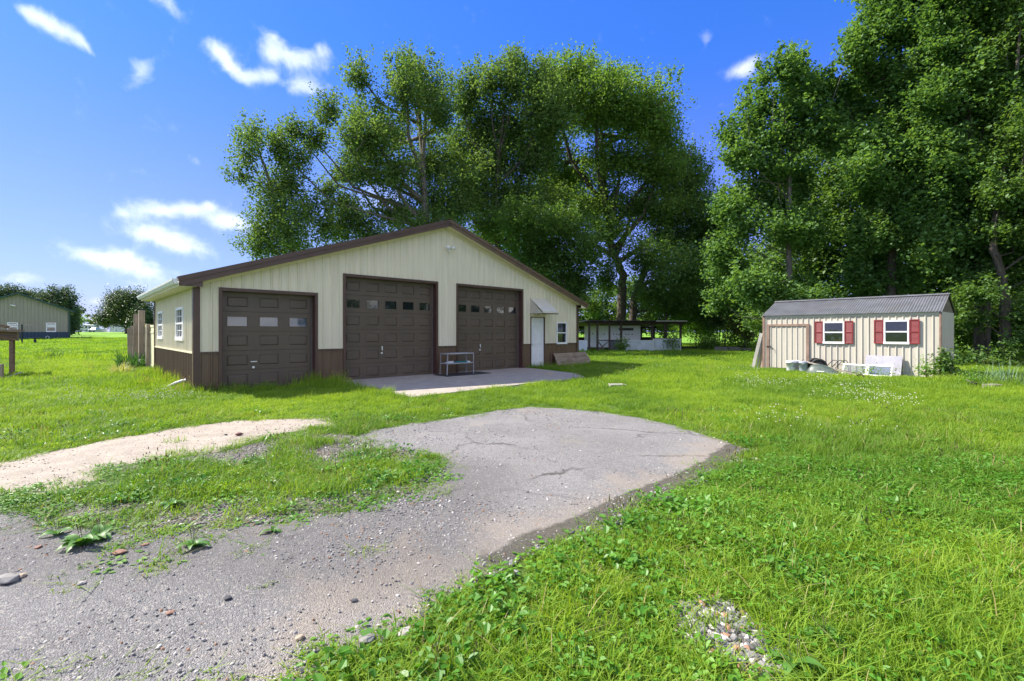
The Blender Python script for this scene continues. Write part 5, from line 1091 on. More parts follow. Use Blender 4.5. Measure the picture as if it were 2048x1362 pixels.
for i, (x, D, w, h) in enumerate(((1060 + 185, 35.4, 10, 10), (1338, 37, 20, 14), (1420, 38, 22, 10), (1312, 37.5, 12, 6))):
    tree('weed_bush', ['small dark weed clump at the foot of the white panels beside the gate', 'leafy weed clump at the foot of the right white panel of the shelter', 'low weed clump in front of the black timber ties', 'small weed between the two right panels of the shelter'][i], 'weeds', D, [(x, 664 + 1410 / D - h, w, h)], [(x, 664), (x, 664 + 1410 / D - h)], .12, 2.2, LMAP, seed=60 + i, tr=.02, cl=.6, twig=False)

# far left trees
tree('round_tree', 'broad dome-shaped tree standing alone far beyond the old fence posts', 'tree', 120, [(228, 625, 28, 26), (255, 612, 32, 26), (285, 628, 26, 26), (215, 640, 22, 14), (245, 640, 30, 16), (280, 646, 26, 12), (303, 640, 14, 22), (232, 602, 18, 12), (272, 602, 22, 12), (262, 632, 34, 20)],
     [(253, 664), (253, 650), (253, 630), (253, 612)], .34, 3.0, LRND, seed=71, tr=.4, cl=.5, z0=float(terrain(-98, 120)), flat=.6)
for i, (x, y, rx, ry, D, lb) in enumerate([(105, 595, 26, 20, 78, 'tall dark tree rising behind the right slope of the neighbouring roof'), (60, 596, 20, 14, 84, 'low dark crown just right of the ridge of the neighbouring building'), (12, 588, 24, 16, 76, 'dark crown behind the left slope of the neighbouring roof'), (132, 622, 18, 16, 80, 'smaller dark tree at the right eave of the neighbouring building')]):
    tree('background_tree', lb, 'tree', D, [(x, y, rx, ry * .8), (x - rx * .5, y + ry * .8, rx * .8, ry), (x + rx * .6, y + ry, rx * .8, ry), (x, y + ry * 2, rx, ry)], [(x, 664), (x, y + ry), (x, y)], .26, 2.6, LFAR, seed=80 + i, tr=.3, cl=.5, z0=float(terrain(-80, D)), twig=False)
tree('pine_tree', 'dark pine beside the right corner of the neighbouring building', 'tree', 110, [(146, 640, 10, 10), (144, 652, 12, 8), (150, 630, 10, 10)], [(147, 664), (147, 645), (147, 628)], .4, 2, LFAR, seed=90, tr=.3, cl=.4, z0=float(terrain(-100, 110)), twig=False)
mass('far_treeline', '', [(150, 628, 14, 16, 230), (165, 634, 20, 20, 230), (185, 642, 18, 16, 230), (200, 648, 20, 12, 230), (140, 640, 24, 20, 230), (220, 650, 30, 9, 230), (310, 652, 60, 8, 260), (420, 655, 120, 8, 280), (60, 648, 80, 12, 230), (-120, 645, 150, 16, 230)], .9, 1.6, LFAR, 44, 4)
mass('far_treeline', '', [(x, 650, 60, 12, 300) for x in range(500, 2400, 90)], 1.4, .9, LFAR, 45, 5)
tree('bush', 'little yellowish tree above the far motorhome', 'tree', 200, [(160, 640, 8, 7)], [(160, 664), (160, 650), (160, 642)], .5, 3, UL, seed=91, tr=.12, cl=.4, z0=1.4, twig=False)

# ================================================================== GRASS AND WEEDS (stuff)
def blades(n, rad, h0, h1, w, lean, seed, seg=3, tipattr=True):
    r = np.random.default_rng(seed); V, F, T = [], [], []
    for i in range(n):
        a = r.uniform(0, 2 * math.pi); q = rad * math.sqrt(r.uniform(0, 1)); x, y = q * math.cos(a), q * math.sin(a)
        h = r.uniform(h0, h1); th = r.uniform(0, 2 * math.pi); L = abs(r.normal(0, lean)) * h; dx, dy = math.cos(th) * L, math.sin(th) * L
        wx, wy = -math.sin(th + r.normal(0, .6)) * w * r.uniform(.6, 1.2) / 2, math.cos(th) * w / 2; b = len(V)
        for k in range(seg):
            t = k / seg; f = 1 - .35 * t; V += [(x + dx * t * t - wx * f, y + dy * t * t - wy * f, h * t * (1 - .12 * t)), (x + dx * t * t + wx * f, y + dy * t * t + wy * f, h * t * (1 - .12 * t))]; T += [t, t]
        V.append((x + dx, y + dy, h * .86)); T.append(1)
        for k in range(seg - 1): F.append((b + 2 * k, b + 2 * k + 1, b + 2 * k + 3, b + 2 * k + 2))
        F.append((b + 2 * seg - 2, b + 2 * seg - 1, b + 2 * seg))
    return V, F, T
def broad(n, rad, h, size, seed, cup=.2):
    r = np.random.default_rng(seed); V, F, T = [], [], []
    for i in range(n):
        a = r.uniform(0, 2 * math.pi); q = rad * math.sqrt(r.uniform(0, 1)); c = Vector((q * math.cos(a), q * math.sin(a), h * r.uniform(.3, 1))); s = size * r.uniform(.6, 1.25)
        d = Vector((math.cos(a + r.normal(0, .8)), math.sin(a + r.normal(0, .8)), r.normal(.1, .35))).normalized(); sd = d.cross(Vector((0, 0, 1))).normalized(); up = sd.cross(d); b = len(V)
        pts = [(-.5, 0, 0), (-.15, .34, cup), (.25, .28, cup * .8), (.55, 0, 0), (.25, -.28, cup * .8), (-.15, -.34, cup)]
        V += [tuple(c + d * p[0] * s + sd * p[1] * s + up * p[2] * s) for p in pts] + [(c.x * .6, c.y * .6, 0)]; T += [.5] * 6 + [0]
        F += [(b, b + 1, b + 2, b + 3), (b, b + 3, b + 4, b + 5)]
    return V, F, T
def proto(name, vft, m):
    me = bpy.data.meshes.new(name); me.from_pydata(vft[0], [], vft[1]); me.materials.append(m)
    a = me.attributes.new('tip', 'FLOAT', 'POINT'); a.data.foreach_set('value', np.array(vft[2], np.float32) ** 2 * .5); return bpy.data.objects.new(name, me)
def instancer(name, P, scl, pr, tilt=.12, kind='stuff', seed=0):
    if len(P) == 0: return
    r = np.random.default_rng(seed + 5); me = bpy.data.meshes.new(name); me.vertices.add(len(P)); me.vertices.foreach_set('co', P.astype(np.float32).ravel())
    a = me.attributes.new('scl', 'FLOAT_VECTOR', 'POINT'); a.data.foreach_set('vector', scl.astype(np.float32).ravel())
    rot = np.stack([r.normal(0, tilt, len(P)), r.normal(0, tilt, len(P)), r.uniform(0, 6.283, len(P))], 1); a = me.attributes.new('rot', 'FLOAT_VECTOR', 'POINT'); a.data.foreach_set('vector', rot.astype(np.float32).ravel())
    o = bpy.data.objects.new(name, me); COL.objects.link(o); o['kind'] = kind
    ng = bpy.data.node_groups.new('scatter', 'GeometryNodeTree'); ng.interface.new_socket('Geometry', in_out='INPUT', socket_type='NodeSocketGeometry'); ng.interface.new_socket('Geometry', in_out='OUTPUT', socket_type='NodeSocketGeometry')
    nd = ng.nodes; gi = nd.new('NodeGroupInput'); go = nd.new('NodeGroupOutput'); ip = nd.new('GeometryNodeInstanceOnPoints'); oi = nd.new('GeometryNodeObjectInfo'); oi.inputs['Object'].default_value = pr
    L = ng.links
    for an, sock in (('rot', 'Rotation'), ('scl', 'Scale')):
        q = nd.new('GeometryNodeInputNamedAttribute'); q.data_type = 'FLOAT_VECTOR'; q.inputs['Name'].default_value = an
        if an == 'rot':
            er = nd.new('FunctionNodeEulerToRotation'); L.new(q.outputs[0], er.inputs[0]); L.new(er.outputs[0], ip.inputs[sock])
        else: L.new(q.outputs[0], ip.inputs[sock])
    L.new(gi.outputs[0], ip.inputs['Points']); L.new(oi.outputs['Geometry'], ip.inputs['Instance']); L.new(ip.outputs[0], go.inputs[0])
    md = o.modifiers.new('scatter', 'NODES'); md.node_group = ng; return o

GR1 = leafmat('grass_blade', (.132, .28, .016), (.245, .405, .032), .48, .6, 1.3, True, (.42, .48, .08), .2)
GR2 = leafmat('deep_grass_blade', (.090, .21, .016), (.200, .34, .028), .46, .5, 1.3, True, (.27, .38, .07), .28)
CLV = leafmat('clover_leaf', (.080, .23, .018), (.16, .34, .035), .38, .5, 1.2, True, None, .3)
DRY = leafmat('dry_stalk', (.30, .24, .10), (.42, .36, .18), .25, .7, 2, True)
FLW = leafmat('clover_flower', (.62, .62, .52), (.75, .74, .66), .2, .8, 2, True)
def cand(y0, y1, dens, seed, hfov=1.34):
    """points over the seen ground between two distances"""
    r = np.random.default_rng(seed); area = hfov * (y1 * y1 - y0 * y0); n = int(area * dens); y = np.sqrt(r.uniform(y0 * y0, y1 * y1, n)); x = r.uniform(-hfov, hfov, n) * y; return x, y
def allowed(x, y, rnd, edge=0.0):
    """how likely grass grows at a point"""
    p = np.ones(len(x)); de = dseg(ASPH, x, y); ia = inpoly(ASPH, x, y); iw = inpoly(WEDGE, x, y); idt = inpoly(DIRT, x, y)
    nz_ = fbm(x, y, .55, 20); nf = fbm(x, y, 2.2, 30)
    left = sstep(.2, -1.6, x) * sstep(5.2, 4.6, y)
    fringe = np.clip(1 - de / (.16 + .20 * nf), 0, 1) * np.where(dseg(STL, x, y, False) < .6, .45, 1)
    pa = fringe * .9
    # sparse weeds on the broken asphalt at the left
    br = sstep(-.7, -1.6, x) * sstep(4.5, 3.8, y) * sstep(2.6, 3.1, y); pa = np.maximum(pa, br * np.clip((nf - .56) * 5, 0, 1) * .42)
    p = np.where(ia, pa, p)
    dw = dseg(G([(60, 1010), (230, 975), (450, 955), (620, 960), (840, 935)]), x, y, False); core = sstep(1.15, .35, dw)
    pw = np.clip((nf - .455 + core * .25) * 5.0, 0, 1) * (.25 + .75 * sstep(.36, .52, nz_ + core * .15)); p = np.where(iw, np.maximum(pw, .03), p)
    dd = dseg(DIRT, x, y); pd = np.clip(1 - dd / (.12 + .4 * np.clip(nf - .35, 0, 1)), 0, 1) * .85 + np.clip((nf - .66) * 5, 0, 1) * .5; p = np.where(idt, pd, p)
    ig = inpoly(GRAVEL, x, y); p = np.where(ig, np.clip((nf - .56) * 4, 0, 1) * .5 + (dseg(GRAVEL, x, y) < .05) * .5, p)
    # thin gravelly spots in the lawn
    for cx_, cy_, r_ in [(*gpt(1100, 800), .7), (*gpt(1230, 815), .45), (*gpt(500, 850), .3), (*gpt(690, 830), .55), (*gpt(1180, 1240), .22), (*gpt(1230, 1290), .14)]:
        p *= 1 - .85 * np.exp(-((x - cx_) ** 2 + ((y - cy_) * 1.6) ** 2) / (r_ * r_) * 1.2) * (nf > .4)
    for Q in (PAD, GARP, SHEDP): p = np.where(inpoly(Q, x, y), 0, p)
    return rnd < p
def hgt(x, y):
    """local height factor of the lawn"""
    h = .75 + .55 * fbm(x, y, .35, 50) + .25 * (fbm(x, y, 1.8, 51) - .5)
    dg = dseg(GARP, x, y); h += 1.35 * np.exp(-(dg / .45) ** 2) * (.5 + fbm(x, y, 1.2, 52))
    gx_, gy_ = glocal(-.9, 2.5)[:2]; h += 1.0 * np.exp(-((x - gx_) ** 2 + (y - gy_) ** 2) / 1.6)
    gx_, gy_ = gar(3.3, -.9); h += 1.5 * np.exp(-((x - gx_) ** 2 + (y - gy_) ** 2) / .55)
    gx_, gy_ = gar(3.2, -3.2); h += .9 * np.exp(-((x - gx_) ** 2 + (y - gy_) ** 2) / .9)
    ds = dseg(SHEDP, x, y); h *= 1 - .35 * np.exp(-(ds / 1.8) ** 2)
    d = np.minimum(dseg(ASPH, x, y), dseg(DIRT, x, y)); near = sstep(.0, .6, d); h *= .55 + .45 * near
    h *= 1 - .45 * inpoly(ASPH, x, y); h *= 1 - .15 * inpoly(WEDGE, x, y)
    h += .9 * np.exp(-((y - 26.5) / 1.2) ** 2) * (x < -17) * (x > -30)
    h += 1.2 * np.exp(-((x - 13.2) ** 2 / 6 + (y - 13.6) ** 2 / .5)) * (x > 12.3)
    return h
near = [proto('tuft', blades(46, .12, .05, .125, .0055, .75, s), GR1) for s in (1, 2)] + [proto('tuft', blades(40, .12, .05, .14, .0065, .9, s), GR2) for s in (3, 4)]
leafy = [proto('leafy_tuft', broad(18, .13, .075, .034, s), CLV) for s in (5, 6)]
mid = [proto('tuft', blades(42, .20, .06, .135, .010, .75, s, 2), GR1) for s in (7, 8)] + [proto('tuft', blades(38, .20, .06, .15, .011, .8, 9, 2), GR2)]
far = [proto('tuft', blades(40, .42, .07, .15, .024, .6, s, 2), GR1) for s in (10, 11)] + [proto('tuft', blades(40, .42, .07, .15, .024, .6, 12, 2), GR2)]
straw = [proto('straw_tuft', blades(10, .16, .05, .11, .005, 1.3, s), leafmat('straw_blade', (.30, .25, .09), (.42, .37, .17), .3, .6, 2, True)) for s in (41,)]
def grow(name, y0, y1, dens, protos, weights, seed, hs=1.0, hf=1.34):
    x, y = cand(y0, y1, dens, seed, hf); r = np.random.default_rng(seed + 1); ok = allowed(x, y, r.uniform(0, 1, len(x))); x, y = x[ok], y[ok]
    # patches: which kind grows where
    f = fbm(x, y, .45, 60 + 0) + r.normal(0, .10, len(x)); sel = np.digitize(f, weights); h = hgt(x, y) * r.uniform(.45, 1.45, len(x)) * (.7 + .6 * vn(x, y, 3.5, 90)) * hs
    z = terrain(x, y) - .004; P = np.stack([x, y, z], 1)
    for i, group in enumerate(protos):
        m_ = sel == i
        for j, pr in enumerate(group):
            q = m_ & ((np.arange(len(x)) % len(group)) == j); s = np.stack([np.full(q.sum(), 1.0) * r.uniform(.8, 1.25, q.sum()), np.full(q.sum(), 1.0) * r.uniform(.8, 1.25, q.sum()), h[q]], 1); instancer(name, P[q], s, pr, seed=seed + i * 7 + j)
grow('grass', 1.55, 9, 14, [straw, straw, straw], [.44, .56], 140)
grow('grass', 1.3, 5.5, 225, [leafy + near[2:], near, near[:2] + leafy[:1]], [.49, .60], 100, .80)
grow('grass', .25, 2.6, 60, [near[2:], near, near[:2]], [.44, .56], 150, .8, 5.0)
grow('grass', 5.5, 12, 95, [near[2:], near, near[:2]], [.46, .58], 110, .9)
grow('grass', 12, 24, 34, [[mid[2]], mid, mid[:2]], [.42, .55], 120, 1.05)
grow('grass', 24, 60, 6.0, [[far[2]], far, far[:2]], [.40, .55], 130, 1.0)
# broad-leaved weeds: more of them along the driveway and in the near right corner
x, y = cand(1.6, 9, 60, 200); r = np.random.default_rng(201); d = dseg(ASPH_EDGE, x, y, False)
p = .42 * np.exp(-(d / .55) ** 2) * (fbm(x, y, 1.6, 71) > .42) + .12 * (fbm(x, y, .9, 70) > .56) + .22 * inpoly(WEDGE, x, y) * (x > -2.3); ok = (r.uniform(0, 1, len(x)) < p) & allowed(x, y, r.uniform(0, 1, len(x))) & ~inpoly(ASPH, x, y); x, y = x[ok], y[ok]
big = [proto('leafy_tuft', broad(18, .13, .085, .046, s, .12), leafmat('weed_leaf', (.070, .21, .016), (.13, .31, .03), .42, .45, 1.5, True, None, .45)) for s in (21, 22)]
for j, pr in enumerate(big):
    q = np.arange(len(x)) % 2 == j; instancer('ground_weeds', np.stack([x[q], y[q], np.zeros(q.sum())], 1), np.repeat(r.uniform(.7, 1.25, q.sum())[:, None], 3, 1), pr, seed=300 + j)
# seed stalks
def stalks(n, rad, h, seed, head=.05):
    r = np.random.default_rng(seed); V, F, T = [], [], []
    for i in range(n):
        a, q = r.uniform(0, 6.28), rad * math.sqrt(r.uniform()); x, y = q * math.cos(a), q * math.sin(a); hh = h * r.uniform(.6, 1.1); lx, ly = r.normal(0, .10 * h), r.normal(0, .10 * h); b = len(V)
        V += [(x - .0015, y, 0), (x + .0015, y, 0), (x + lx * .6 + .001, y + ly * .6, hh * .75), (x + lx * .6 - .001, y + ly * .6, hh * .75)]; F.append((b, b + 1, b + 2, b + 3)); b = len(V)
        c = Vector((x + lx * .6, y + ly * .6, hh * .74)); e = Vector((x + lx, y + ly, hh))
        for k in range(2):
            s = Vector((.006, 0, 0)) if k == 0 else Vector((0, .006, 0)); m_ = (c + e) / 2; b = len(V); V += [tuple(c), tuple(m_ - s), tuple(e), tuple(m_ + s)]; F.append((b, b + 1, b + 2, b + 3))
        T += [0] * (len(V) - len(T))
    return V, F, T
sk = proto('seed_stalks', stalks(9, .16, .34, 31), DRY); sk2 = proto('plantain_stalks', stalks(7, .10, .20, 32), leafmat('brown_green_stalk', (.10, .10, .04), (.18, .15, .07), .2, .7, 2, True))
x, y = cand(3, 24, 2.2, 210); r = np.random.default_rng(211); dg = dseg(GARP, x, y); dp = dseg(PAD, x, y); ok = ((r.uniform(0, 1, len(x)) < .9 * np.exp(-(dg / .8) ** 2) + .22 * np.exp(-(dp / .4) ** 2)) | (r.uniform(0, 1, len(x)) < .025)) & allowed(x, y, r.uniform(0, 1, len(x)))
instancer('grass_seed_heads', np.stack([x[ok], y[ok], np.zeros(ok.sum())], 1), np.repeat(r.uniform(.7, 1.5, ok.sum())[:, None], 3, 1), sk, seed=310)
x, y = cand(2, 9, 4, 220); r = np.random.default_rng(221); ok = (r.uniform(0, 1, len(x)) < .16 + .5 * (dseg(ASPH_EDGE, x, y, False) < .7) + .3 * inpoly(WEDGE, x, y)) & allowed(x, y, r.uniform(0, 1, len(x))) & ~inpoly(ASPH, x, y)
instancer('grass_seed_heads', np.stack([x[ok], y[ok], np.zeros(ok.sum())], 1), np.repeat(r.uniform(.7, 1.3, ok.sum())[:, None], 3, 1), sk2, seed=311)
# clover flowers, in patches
r = np.random.default_rng(230); V, F, T = [], [], []
for i in range(9):
    a, q = r.uniform(0, 6.28), .35 * math.sqrt(r.uniform()); c = Vector((q * math.cos(a), q * math.sin(a), r.uniform(.09, .17))); s = .009; b = len(V)
    V += [tuple(c + Vector(p) * s) for p in ((1, 0, 0), (-1, 0, 0), (0, 1, 0), (0, -1, 0), (0, 0, 1), (0, 0, -1))]; F += [(b + i_, b + j_, b + k_) for i_, j_, k_ in ((0, 2, 4), (2, 1, 4), (1, 3, 4), (3, 0, 4), (2, 0, 5), (1, 2, 5), (3, 1, 5), (0, 3, 5))]
T = [0] * len(V); fl = proto('flowers', (V, F, T), FLW)
P_ = []
for (px, py, sx, sy, n) in [(1540, 775, 40, 10, 26), (1640, 768, 50, 8, 22), (1500, 760, 30, 8, 16), (1700, 800, 60, 12, 22), (1780, 810, 30, 10, 14), (1740, 775, 40, 8, 12), (1310, 745, 40, 8, 9), (1480, 740, 30, 8, 10), (240, 806, 70, 6, 30), (330, 800, 60, 6, 20), (180, 790, 60, 8, 10), (1650, 850, 120, 30, 10), (1230, 748, 20, 6, 5)]:
    for k in range(int(n * .6)): q = gpt(px + r.normal(0, sx * .6), py + r.normal(0, sy * .6)); P_.append((q[0], q[1], 0))
P_ = np.array(P_); instancer('clover_flowers', P_, np.repeat(r.uniform(.8, 1.3, len(P_))[:, None], 3, 1), fl, seed=312)
# loose pebbles on the asphalt, dirt and gravel
def rock(s, seed, n=1):
    r = np.random.default_rng(seed); k = MB(); import itertools
    phi = (1 + 5 ** .5) / 2; v = [(-1, phi, 0), (1, phi, 0), (-1, -phi, 0), (1, -phi, 0), (0, -1, phi), (0, 1, phi), (0, -1, -phi), (0, 1, -phi), (phi, 0, -1), (phi, 0, 1), (-phi, 0, -1), (-phi, 0, 1)]
    f = [(0, 11, 5), (0, 5, 1), (0, 1, 7), (0, 7, 10), (0, 10, 11), (1, 5, 9), (5, 11, 4), (11, 10, 2), (10, 7, 6), (7, 1, 8), (3, 9, 4), (3, 4, 2), (3, 2, 6), (3, 6, 8), (3, 8, 9), (4, 9, 5), (2, 4, 11), (6, 2, 10), (8, 6, 7), (9, 8, 1)]
    sc = np.array([1, .78, .5]) * s / 1.9; k.v = [tuple(np.array(p) * sc * r.uniform(.75, 1.2)) for p in v]; k.f = f; return k
def stonemat(name, a, b):
    m = bpy.data.materials.new(name); m.use_nodes = True; nt = m.node_tree; B = NB(nt); p = nt.nodes['Principled BSDF']; oi = B.n('ShaderNodeObjectInfo'); w = B.n('ShaderNodeTexWhiteNoise', noise_dimensions='1D'); nt.links.new(oi.outputs['Random'], w.inputs['W'])
    c = B.mix(oi.outputs['Random'], a, b); c = B.mix(B.m('GREATER_THAN', w.outputs['Value'], .88), c, (.50, .47, .42)); c = B.mix(B.m('LESS_THAN', w.outputs['Value'], .07), c, (.30, .17, .10)); nt.links.new(c, p.inputs['Base Color']); p.inputs['Roughness'].default_value = .9; return m
PEB = stonemat('pebble', (.12, .115, .11), (.34, .325, .31)); PEBD = stonemat('dusty_pebble', (.10, .095, .09), (.25, .235, .22)); PEBL = stonemat('pale_pebble', (.10, .097, .09), (.27, .26, .245)); PTAN = stonemat('tan_pebble', (.30, .25, .19), (.52, .45, .37))
def pebbles(name, pts, s0, s1, m, seed, nb=2):
    r = np.random.default_rng(seed)
    for j in range(nb):
        pr = bpy.data.objects.new('pebble', rock(1.0, seed + j).mesh('pebble', m)); q = pts[np.arange(len(pts)) % nb == j]; s = s0 + (s1 - s0) * r.uniform(0, 1, len(q)) ** 2.5; instancer(name, q, np.repeat(s[:, None], 3, 1), pr, .5, seed=seed + 10 + j)
def inside(poly, y0, y1, dens, seed, zz, extra=None):
    x, y = cand(y0, y1, dens, seed, 1.12); ok = inpoly(poly, x, y); r = np.random.default_rng(seed + 3)
    if extra: ok &= r.uniform(0, 1, len(x)) < extra(x, y)
    return np.stack([x[ok], y[ok], np.full(ok.sum(), zz)], 1)
pebbles('gravel', inside(ASPH, 1.6, 4.3, 1300, 401, .017, lambda x, y: np.clip((fbm(x, y, 1.1, 80) - .36) * 2.4 + .75 * sstep(-.3, -1.6, x) * sstep(2.7, 3.4, y), .10, 1)), .004, .013, PEB, 411)
pebbles('gravel', inside(ASPH, 4.0, 9.2, 240, 402, .017, lambda x, y: np.clip((fbm(x, y, 1.1, 80) - .36) * 3.2, .06, 1)), .007, .017, PEB, 421)
pebbles('gravel', inside(WEDGE, 3.0, 8, 380, 403, .008), .008, .022, PEBD, 431)
pebbles('gravel', inside(GRAVEL, 1.5, 3.5, 3200, 404, .012), .012, .030, PEBL, 441, 3)
pebbles('gravel', inside(DIRT, 3.0, 9, 160, 405, .011, lambda x, y: np.clip((fbm(x, y, 1.3, 81) - .3) * 2.5, .1, 1)), .006, .018, PTAN, 451)
x, y = cand(1.7, 6, 260, 406); d = dseg(ASPH_EDGE, x, y, False); r = np.random.default_rng(407); ok = (r.uniform(0, 1, len(x)) < np.exp(-(d / .13) ** 2)); pebbles('gravel', np.stack([x[ok], y[ok], np.full(ok.sum(), .012)], 1), .008, .028, PEBL, 461)
# loose stones large enough to count
for i, (px, py, s, c, lb) in enumerate([(735, 1288, .075, 'g', 'rounded grey stone at the lower edge of the asphalt, left of its pale neighbour'), (812, 1276, .075, 'w', 'pale stone at the lower edge of the asphalt beside the grass'), (238, 1112, .085, 'b', 'flat orange brick shard on the broken asphalt at the left'), (290, 1095, .045, 'b', 'small orange brick chip right of the flat brick shard'), (78, 1100, .05, 'b', 'small brick chip among the weeds at the far left'),
        (10, 1170, .12, 'g', 'brown-grey stone lump at the left edge of the asphalt'), (42, 1160, .06, 't', 'tan stone beside the stone lump at the left edge'), (512, 1048, .05, 'w', 'small white stone by the grass verge in the middle of the drive'), (162, 1174, .045, 'w', 'small white stone on the asphalt below the plantain weeds'), (455, 1203, .045, 'k', 'dark stone lying alone on the lower asphalt'), (708, 1208, .04, 'k', 'small dark stone on the asphalt near the tan patch'),
        (478, 872, .10, 'r', 'reddish brown stone on the pale dirt track'), (452, 872, .05, 'k', 'small dark stone left of the reddish stone on the dirt track'), (600, 1284, .05, 't', 'tan stone on the tan patch of the lower asphalt'), (985, 1155, .05, 'w', 'white stone at the right edge of the asphalt'), (340, 1232, .04, 'b', 'tiny orange chip on the lower left asphalt')]):
    q = gpt(px, py); m_ = {'g': mat('stone_grey', (.24, .23, .21), .9, 0, .2, 9), 'w': mat('stone_white', (.34, .32, .29), .9, 0, .12, 9), 'b': mat('brick_orange', (.24, .135, .095), .9, 0, .15, 9), 't': mat('stone_tan', (.36, .28, .20), .9, 0, .15, 9), 'k': mat('stone_dark', (.07, .07, .075), .85, 0, .2, 9), 'r': mat('stone_red_brown', (.16, .07, .06), .9, 0, .2, 9)}[c]
    o = thing_mesh(rock(s * .62, 500 + i), 'brick_shard' if c == 'b' else 'stone', m_, lb, 'stone', (q[0], q[1], .016 + s * .14), i * 1.3); bevel(o, s * .05, 2); o.scale = (1, 1, .5 if c == 'b' else .8)

# plantain rosettes on the gravel: every leaf a part
PLM = leafmat('plantain_leaf', (.075, .19, .03), (.13, .27, .05), .35, .45, 6)
def leafstrip(L, wd, rise, droop, seg=6):
    k = MB(); 
    for i in range(seg + 1):
        t = i / seg; w = wd * math.sin(math.pi * min(1, .08 + t * .92) ** .8) * .5 + .003; x = L * t; z = rise * math.sin(t * 1.9) - droop * t * t; k.v += [(x, -w, z + w * .25), (x, 0, z), (x, w, z + w * .25)]
    for i in range(seg):
        b = i * 3; k.f += [(b, b + 3, b + 4, b + 1), (b + 1, b + 4, b + 5, b + 2)]
    return k
lm_ = [leafstrip(.15, .055, .05, .045).mesh('leaf', PLM, True), leafstrip(.11, .05, .035, .03).mesh('leaf', PLM, True)]
stk = MB().tube([(0, 0, 0), (.006, .004, .09), (.012, .004, .15)], [.0015, .0015, .0035], 5).mesh('flower_stalk', mat('stalk_brown', (.10, .09, .04), .8))
for i, (px, py, n, s, lb) in enumerate([(160, 1098, 13, 1.05, 'largest plantain rosette with glossy flat leaves on the gravel at the left'), (115, 1075, 7, .7, 'small plantain rosette left of the largest one'), (200, 1078, 9, .9, 'plantain rosette right behind the largest one'), (388, 1100, 9, .9, 'lone plantain rosette in the middle of the broken asphalt'), (345, 1018, 10, 1.0, 'plantain rosette on the verge above the broken asphalt'), (545, 1068, 6, .6, 'small plantain beside the small white stone'), (505, 935, 7, .9, 'plantain rosette in the grassy verge near the dirt track'), (300, 985, 8, .9, 'plantain rosette at the left of the grassy verge'), (1590, 1340, 9, .75, 'big plantain rosette at the lower edge beside the gravel patch'), (1650, 1285, 8, .7, 'plantain rosette right of the gravel patch')]):
    q = gpt(px, py); r = np.random.default_rng(600 + i); pl = empty('plantain', (q[0], q[1], .017), 0, lb, 'weed')
    for j in range(n):
        o = link_mesh('leaf', lm_[j % 2], pl, (0, 0, .002 * j), (r.normal(0, .15), r.uniform(-.35, .15), j * 6.283 / n + r.normal(0, .25))); o.scale = (s * r.uniform(.7, 1.15),) * 3
    for j in range(3): o = link_mesh('flower_stalk', stk, pl, (r.normal(0, .01), r.normal(0, .01), 0), (r.normal(0, .15), r.normal(0, .15), r.uniform(0, 6))); o.scale = (s,) * 3
# strap-leaved clumps
def clump(label, loc, n, L, wd, m, seed, name='iris_clump', spread=.35, arch=.6):
    r = np.random.default_rng(seed); k = MB(); root = empty(name, loc, 0, label, 'plant')
    for i in range(n):
        a = r.uniform(0, 6.283); q = spread * math.sqrt(r.uniform()); l = L * r.uniform(.6, 1.1); t0 = abs(r.normal(0, arch)) + .1; b = len(k.v); x0, y0 = q * math.cos(a), q * math.sin(a); a += r.normal(0, .5); w = wd * r.uniform(.7, 1.2) / 2; x, z, th = 0, 0, t0 * .35
        sx, sy = -math.sin(a) * w, math.cos(a) * w
        for s in range(6):
            t = s / 5; f = (1 - t ** 2.2) + .02; X, Y = x0 + math.cos(a) * x, y0 + math.sin(a) * x; k.v += [(X - sx * f, Y - sy * f, z), (X + sx * f, Y + sy * f, z)]
            x += math.sin(th) * l / 5; z += math.cos(th) * l / 5; th += t0 * .42
        k.f += [(b + 2 * s, b + 2 * s + 1, b + 2 * s + 3, b + 2 * s + 2) for s in range(5)]
    o = k.build('foliage', m, root); return root
q = gpt(272, 742); IR = leafmat('iris_leaf', (.035, .10, .03), (.07, .17, .05), .3, .4, 3)
clump('dark green sword-leaved clump growing at the foot of the old wooden posts', (gpt(265, 738)[0], gpt(265, 738)[1], 0), 130, .80, .05, IR, 701, spread=.55, arch=.42)
clump('dark green sword-leaved clump nearer the garage wall', (gpt(296, 736)[0], gpt(296, 736)[1], 0), 90, .72, .045, IR, 702, spread=.45, arch=.5)
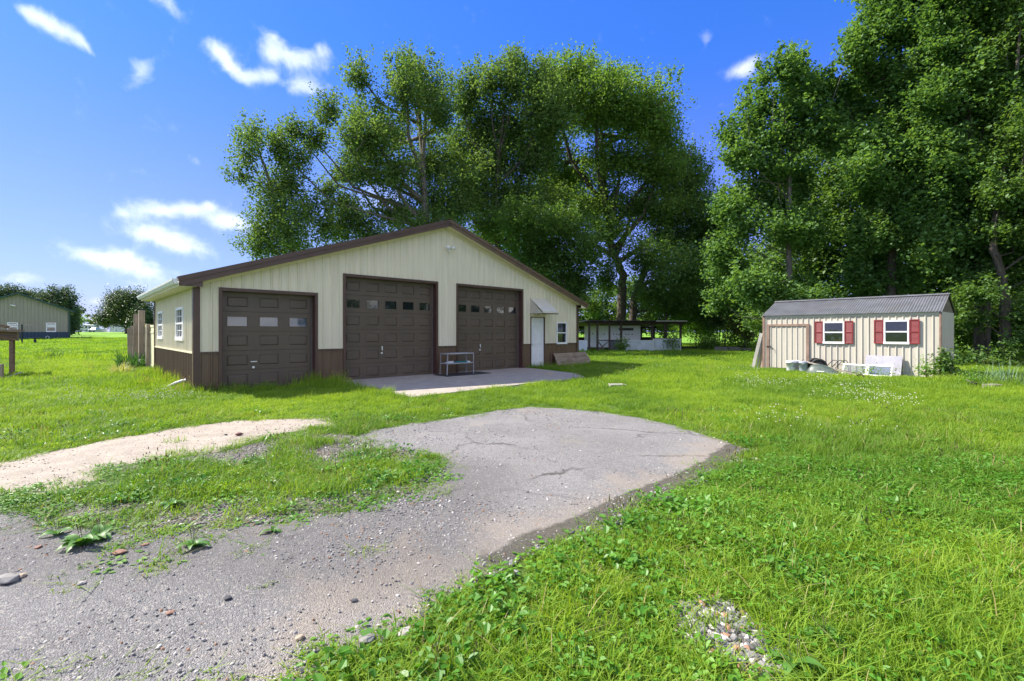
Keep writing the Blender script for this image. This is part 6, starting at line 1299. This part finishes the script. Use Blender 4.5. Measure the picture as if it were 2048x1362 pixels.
clump('yellow variegated grassy clump in front of the dark sword-leaved plants', (gpt(240, 747)[0], gpt(240, 747)[1], 0), 170, .48, .018, leafmat('variegated_leaf', (.30, .34, .10), (.55, .55, .26), .35, .5, 9), 703, 'variegated_clump', .30, .9)
clump('small dark leafy plant alone in the far left lawn', ((110 - HX) / FPX * 27, 27, .0), 50, .40, .07, IR, 704, 'leafy_plant', .35, .5)
clump('arching blue-green grass clump at the wood edge near the right border', (*gpt(2010, 768), 0), 120, .80, .014, leafmat('blue_green_blade', (.12, .22, .12), (.22, .32, .20), .3, .5, 3), 705, 'tall_grass_clump', .5, .6)
clump('second arching grass clump right of the small shed', (*gpt(1965, 770), 0), 90, .65, .014, leafmat('blue_green_blade_two', (.11, .22, .10), (.20, .32, .16), .3, .5, 3), 706, 'tall_grass_clump', .4, .6)
tree('weed_bush', 'yellow-green seedling bush right of the small shed in the sun', 'weeds', 12.8, [(1942, 762, 11, 9)], [(1942, 664), (1942, 760)], .05, 1.2, UL, seed=65, tr=.01, cl=1.5, twig=False)
tree('weed_bush', 'dark leafy sapling at the right rear corner of the small shed', 'weeds', 14.6, [(1896, 740, 7, 16), (1893, 722, 4, 8)], [(1895, 664), (1895, 735), (1895, 712)], .09, 2.2, LDRK, seed=66, tr=.012, cl=1.2, twig=False)
tree('weed_bush', 'yellow-green weed growing against the right corner of the shed front', 'weeds', 14.8, [(1858, 752, 12, 6), (1848, 744, 4, 7), (1868, 744, 3, 9)], [(1858, 664), (1858, 745)], .055, 1.6, UL, seed=67, tr=.008, cl=1.2, twig=False)
tree('weed_bush', 'low dark undergrowth in the shade under the forked oak', 'weeds', 20.0, [(1930, 722, 22, 10), (1975, 727, 30, 8), (2035, 727, 30, 8)], [(1980, 664), (1980, 727)], .12, 1.4, LDRK, seed=68, tr=.01, cl=1.3, twig=False)
tree('weed_bush', 'leafy green weeds standing in front of the white window sashes', 'weeds', 15.0, [(1720, 750, 36, 6), (1765, 755, 20, 5)], [(1740, 664), (1740, 750)], .045, .8, UL, seed=69, tr=.005, cl=1.2, twig=False)
